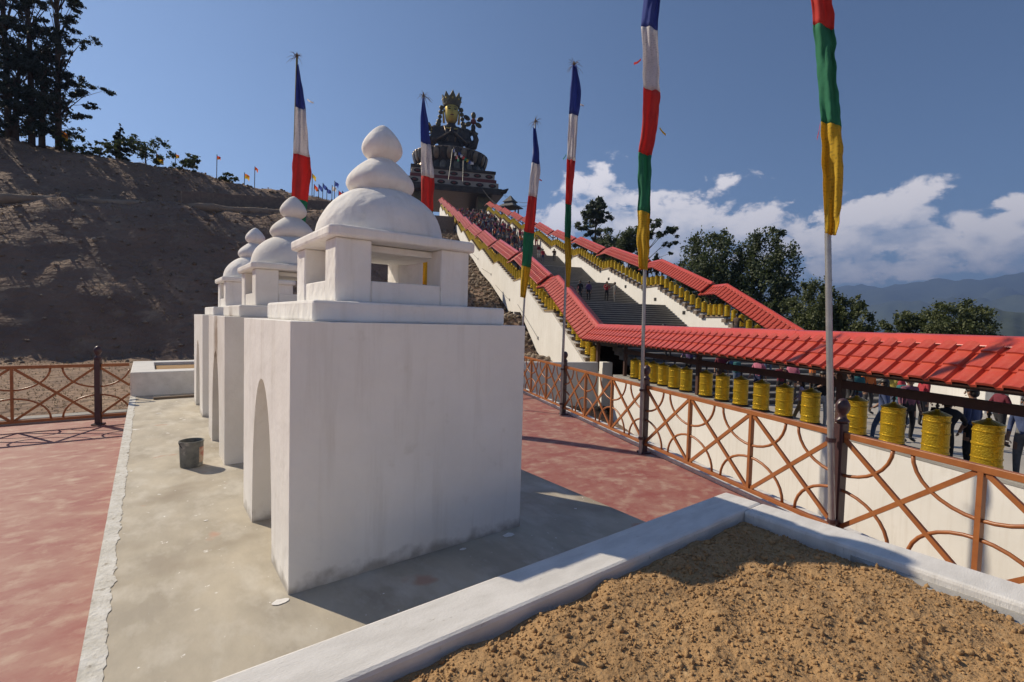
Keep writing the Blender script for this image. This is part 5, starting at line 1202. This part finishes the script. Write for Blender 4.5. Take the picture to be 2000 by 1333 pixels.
def hair_mesh(long):
    b = MB(); n = 14; prof = []
    for i in range(7): a = math.pi/2*i/6; prof.append((.101*math.cos(a)+.002, .012+.105*math.sin(a)))
    b.lathe(prof, n); 
    b.ball((0, -.045, -.02), (.088, .06, .085), 10, 8)
    if long: b.ball((0, -.075, -.14), (.085, .035, .15), 10, 8)
    return b
def person(label, P, rz, kind, shirt, pants, h=1.68, long=False, extra=None, grp='visitors'):
    me, J = body_mesh(kind, True); t = bpy.data.objects.new('person', me); col.objects.link(t); t.location = P; t.rotation_euler.z = rz; k = h/1.70; t.scale = (k, k, k)
    ms = [CLOTH[shirt], CLOTH[pants], SK['skin'], SK['shoe'], SK['hair']]
    for i, q in enumerate(ms): t.material_slots[i].link = 'OBJECT'; t.material_slots[i].material = q
    tag(t, label, 'person', grp)
    hd = Vector(J['head'][:3]); hb = hair_mesh(long); o = hb.build('hair', SK['hair'], t, loc=hd+Vector((0, -.012, .028)), smooth=True)
    if kind == 'bend': o.rotation_euler.x = rad(-38)
    if extra == 'bag':
        c = Vector(J['chest'][:3]); b = MB(); b.box((0, 0, 0), (.3, .16, .42)); b.build('backpack', CLOTH['pink' if shirt != 'red' else 'black'], t, loc=c+Vector((0, -.2, -.06)), bevel=.05)
    if extra == 'bluebag':
        c = Vector(J['chest'][:3]); b = MB(); b.box((0, 0, 0), (.3, .18, .42)); b.build('backpack', CLOTH['teal'], t, loc=c+Vector((0, -.2, -.04)), bevel=.05)
    if extra == 'cap':
        b = MB(); b.lathe([(.106, 0), (.104, .05), (.08, .10), (.02, .115)], 14); b.box((0, .12, .01), (.14, .12, .015)); b.build('cap', CLOTH['yellow'], t, loc=hd+Vector((0, 0, .035)), smooth=False)
    if extra == 'hat':
        b = MB(); b.lathe([(.17, 0), (.165, .015), (.10, .02), (.095, .1), (.03, .12)], 16); b.build('sun_hat', CLOTH['pink'], t, loc=hd+Vector((0, 0, .04)))
    return t
def floor_at(x, t): 
    """foot of a person on the court or stairs seen in photo column x, at distance t across from us"""
    lo_, hi_ = 0., 120.
    best = None
    s = 0.
    while s < 120:
        P = W(s, t, floor_z(s)); v = P-CAM; f_ = v.dot(FW)
        if f_ > .5:
            px = 1000+FPX*v.dot(RT)/f_
            if best is None or abs(px-x) < best[0]: best = (abs(px-x), s)
        s += .05
    s = best[1]; return W(s, t, floor_z(s))
A0 = RZ       # facing up the stairs
person('man in a dark blue jacket seen from behind, spinning wheels near the right edge', floor_at(1890, 11.2), A0+.2, 'stand', 'blue', 'black', 1.78)
person('man in a black jacket bending over the second wheel from the right', floor_at(1838, 10.25), A0-1.1, 'bend', 'black', 'black', 1.70)
person('woman in a blue spotted top and jeans behind the third wheel from the right', floor_at(1722, 11.7), A0+.4, 'walk', 'blue', 'denim', 1.66, True)
person('person in a plaid shirt with a dark bag, right of the woman in blue', floor_at(1772, 12.8), A0+2.9, 'stand', 'plaid', 'black', 1.70, False, 'bluebag')
person('person in a bright orange top far back in the court', floor_at(1692, 15.5), A0+3.0, 'stand', 'orange', 'charcoal', 1.74)
person('person in a blue plaid shirt and grey trousers cut by the right edge', floor_at(1999, 11.5), A0+1.9, 'stand', 'blue', 'grey', 1.70)
person('child in a lilac shirt and khaki trousers behind the wheels', floor_at(1562, 11.1), A0+.7, 'walk', 'lilac', 'khaki', 1.42, True)
person('person in black beside the child in lilac', floor_at(1602, 11.8), A0+2.6, 'arms', 'black', 'white', 1.66)
person('woman in maroon standing behind the ninth wheel', floor_at(1524, 13.5), A0+2.7, 'arms', 'maroon', 'black', 1.6, True)
person('person in a pink sun hat near the court entrance', floor_at(1546, 14.5), A0+2.2, 'stand', 'pink', 'charcoal', 1.6, False, 'hat')
person('person with a dark backpack and yellow cap bending near the foot of the stairs', floor_at(1437, 12.4), A0+.3, 'bend', 'denim', 'denim', 1.7, False, 'bluebag')
person('person in maroon on the lowest steps', floor_at(1407, 12.0), A0+2.6, 'stand', 'maroon', 'brown', 1.62)
person('dark clothed person climbing the lowest steps under the near roof', floor_at(1304, 11.6), A0, 'bend', 'navy', 'black', 1.68)
person('person in dark green by the white gate pillars', floor_at(1618, 14.0), A0+2.8, 'arms', 'charcoal', 'black', 1.68)
person('person in black by the nearest flagpole in the court', floor_at(1655, 12.6), A0+1.0, 'stand', 'black', 'charcoal', 1.68, True)
person('person in red at the back of the court', floor_at(1758, 14.6), A0+.4, 'walk', 'red', 'denim', 1.62)
for i_, (x, t, sh, pn, kd, lb) in enumerate(((1500, 15.5, 'white', 'denim', 'stand', 'person in white far back by the foot of the steps'), (1478, 13.2, 'pink', 'navy', 'walk', 'person in pink walking past the eighth wheel'), (1585, 15.8, 'orange', 'brown', 'arms', 'person in an orange shawl between the gate pillars'), (1632, 16.5, 'white', 'black', 'stand', 'person in white beside the right gate pillar'), (1740, 16.0, 'yellow', 'denim', 'walk', 'person in yellow at the back of the court'), (1800, 15.2, 'red', 'charcoal', 'stand', 'person in red by the low cream wall'), (1668, 13.8, 'teal', 'navy', 'walk', 'person in teal walking behind the nearest flagpole'), (1345, 11.2, 'purple', 'black', 'walk', 'person in purple climbing the lowest steps'), (1950, 14.5, 'maroon', 'black', 'walk', 'person in maroon near the low cream wall at far right'))):
    person(lb, floor_at(x, t), A0+2.4*(i_ % 3)-.5, kd, sh, pn, 1.6+.03*(i_ % 4), i_ % 2 == 1)
def on_stair(x, y):
    d = ray(x, y); q = 8.
    while q < 170:
        P = CAM+d*q; s, t = ST(P)
        if 9.5 < t < 21.2 and P.z <= floor_z(s)+.02 and s > 16: return W(s, t, floor_z(s)+.01)
        q += .05
    return None
Q = [(1132, 588, 'black', 'black', 'bag', 'stand', 2.9, 'person with a pink backpack on the landing, leftmost of four'), (1149, 590, 'purple', 'black', None, 'stand', 3.1, 'person in a purple jacket on the landing, second of four'),
     (1184, 590, 'red', 'black', None, 'arms', 3.0, 'person in a red jacket on the landing, third of four'), (1200, 591, 'grey', 'grey', None, 'reach', 1.4, 'tall person in grey on the landing, rightmost of four'),
     (1122, 521, 'charcoal', 'black', None, 'stand', 3.1, 'person in dark clothes on the second landing, left one of two'), (1133, 523, 'grey', 'charcoal', None, 'walk', 3.0, 'person in grey on the second landing, right one of two'),
     (1082, 512, 'brown', 'charcoal', None, 'bend', 2.8, 'stooping person in brown below the right gallery wall'), (1091, 500, 'pink', 'denim', None, 'walk', 3.1, 'person in pink close to the right stair wall'), (1075, 492, 'black', 'black', None, 'walk', 3.0, 'person in black near the right stair wall'),
     (1052, 505, 'maroon', 'white', None, 'stand', 3.2, 'person in maroon in the middle of the stairs'), (1060, 514, 'red', 'navy', None, 'walk', 2.9, 'person in red and navy in the middle of the stairs'), (1048, 482, 'yellow', 'red', None, 'stand', 3.1, 'person in yellow higher up the stairs'),
     (1018, 484, 'orange', 'denim', None, 'stand', 3.0, 'person in orange on the upper stairs left of a flag'), (1001, 487, 'charcoal', 'khaki', None, 'walk', .1, 'person in dark top and khaki trousers on the upper stairs'), (1006, 462, 'black', 'black', None, 'walk', 3.0, 'person in black on the upper stairs'),
     (1014, 452, 'navy', 'black', None, 'stand', 3.1, 'person in navy below the crowd on the upper stairs'), (973, 470, 'blue', 'navy', None, 'stand', 3.0, 'person in blue at the lower edge of the crowd')]
for x, y, sh, pn, ex, kd, rz, lb in Q:
    P = on_stair(x, y)
    if P: person(lb, P, A0+rz, kd, sh, pn, 1.82, False, ex)
person('man in a brown coat reaching up to the right gallery wheels', floor_at(1437, 20.1), A0-1.2, 'reach', 'brown', 'charcoal', 1.72)
P = W(29.2, 10.2, .72); person('dark figure standing under the first landing of the left gallery', W(29.0, 9.85, 1.32), A0+1.4, 'arms', 'black', 'black', 1.7)
# the crowd on the upper stairs reads as one dark mass
def crowd():
    g = np.random.default_rng(12); me, J = body_mesh('stand', False); Vb = np.array([v.co[:] for v in me.vertices]); Fb = [tuple(p.vertices) for p in me.polygons]; mb = [p.material_index for p in me.polygons]
    quads = np.array([f if len(f) == 4 else (f[0], f[1], f[2], f[2]) for f in Fb])
    cols = ['black', 'navy', 'denim', 'maroon', 'grey', 'charcoal', 'brown', 'white', 'blue', 'pink', 'red', 'orange']; mats = [CLOTH[c] for c in cols]+[SK['skin'], SK['hair']]
    Vs, Fs, Ms, off = [], [], [], 0
    for k in range(640):
        s = 56+65*g.random()**.75; t = g.uniform(10.2, 20.4) if s > 72 else g.uniform(10.2, 16.0)
        a = g.uniform(0, 6.28); c, sn = math.cos(a), math.sin(a); h = g.uniform(.92, 1.05); P = W(s, t, floor_z(s))
        v = np.stack([Vb[:, 0]*c-Vb[:, 1]*sn, Vb[:, 0]*sn+Vb[:, 1]*c, Vb[:, 2]], 1)*h+np.array(P[:]); Vs.append(v); Fs += [tuple(i+off for i in f) for f in Fb]; off += len(v)
        sc, pc = g.integers(0, 12), g.integers(0, 6); dark = 12+1
        cz = [np.mean([Vb[i][2] for i in f]) for f in Fb]
        Ms += [(sc if m == 0 else pc if m in (1, 3) else (13 if z > 1.60 else 12)) for m, z in zip(mb, cz)]
    me2 = bpy.data.meshes.new('crowd'); me2.from_pydata(np.concatenate(Vs).tolist(), [], Fs)
    for q in mats: me2.materials.append(q)
    me2.polygons.foreach_set('material_index', Ms); me2.update(); o = bpy.data.objects.new('crowd', me2); col.objects.link(o); tag(o, 'dense crowd of visitors filling the upper stairs', kind='stuff')
crowd()
# small pavilion roof and railing behind the right gallery
pv = thing('hillside_pavilion', 'small dark pavilion roof peeping over the right gallery behind a flag', 'pavilion', W(118, 26, 26), RZ)
MB().lathe([(3.4, 3.6), (3.3, 3.8), (1.6, 4.6), (1.5, 5.0), (2.0, 5.0), (.9, 5.9), (.2, 6.6)], 4).build('roof', M['stair'], pv)
for sx in (-1, 1):
    for sy in (-1, 1): MB().box((sx*1.7, sy*1.7, 1.2), (.3, .3, 5)).build('post', M['brown_wood'], pv)

# ------------------------------------------------------------------ haze that fades the far ranges
hz = MB().box((0, 0, 428), (25400, 25400, 1383)).build('haze', None); hz.data.materials.clear()
hm = bpy.data.materials.new('haze_air'); hm.use_nodes = True; n = hm.node_tree.nodes; n.clear(); oo = n.new('ShaderNodeOutputMaterial'); pv_ = n.new('ShaderNodeVolumePrincipled')
pv_.inputs['Color'].default_value = (.36, .55, 1.0, 1); pv_.inputs['Density'].default_value = .00016; pv_.inputs['Anisotropy'].default_value = .4; hm.node_tree.links.new(pv_.outputs[0], oo.inputs['Volume'])
hz.data.materials.append(hm); tag(hz, 'thin bluish valley haze', kind='stuff')
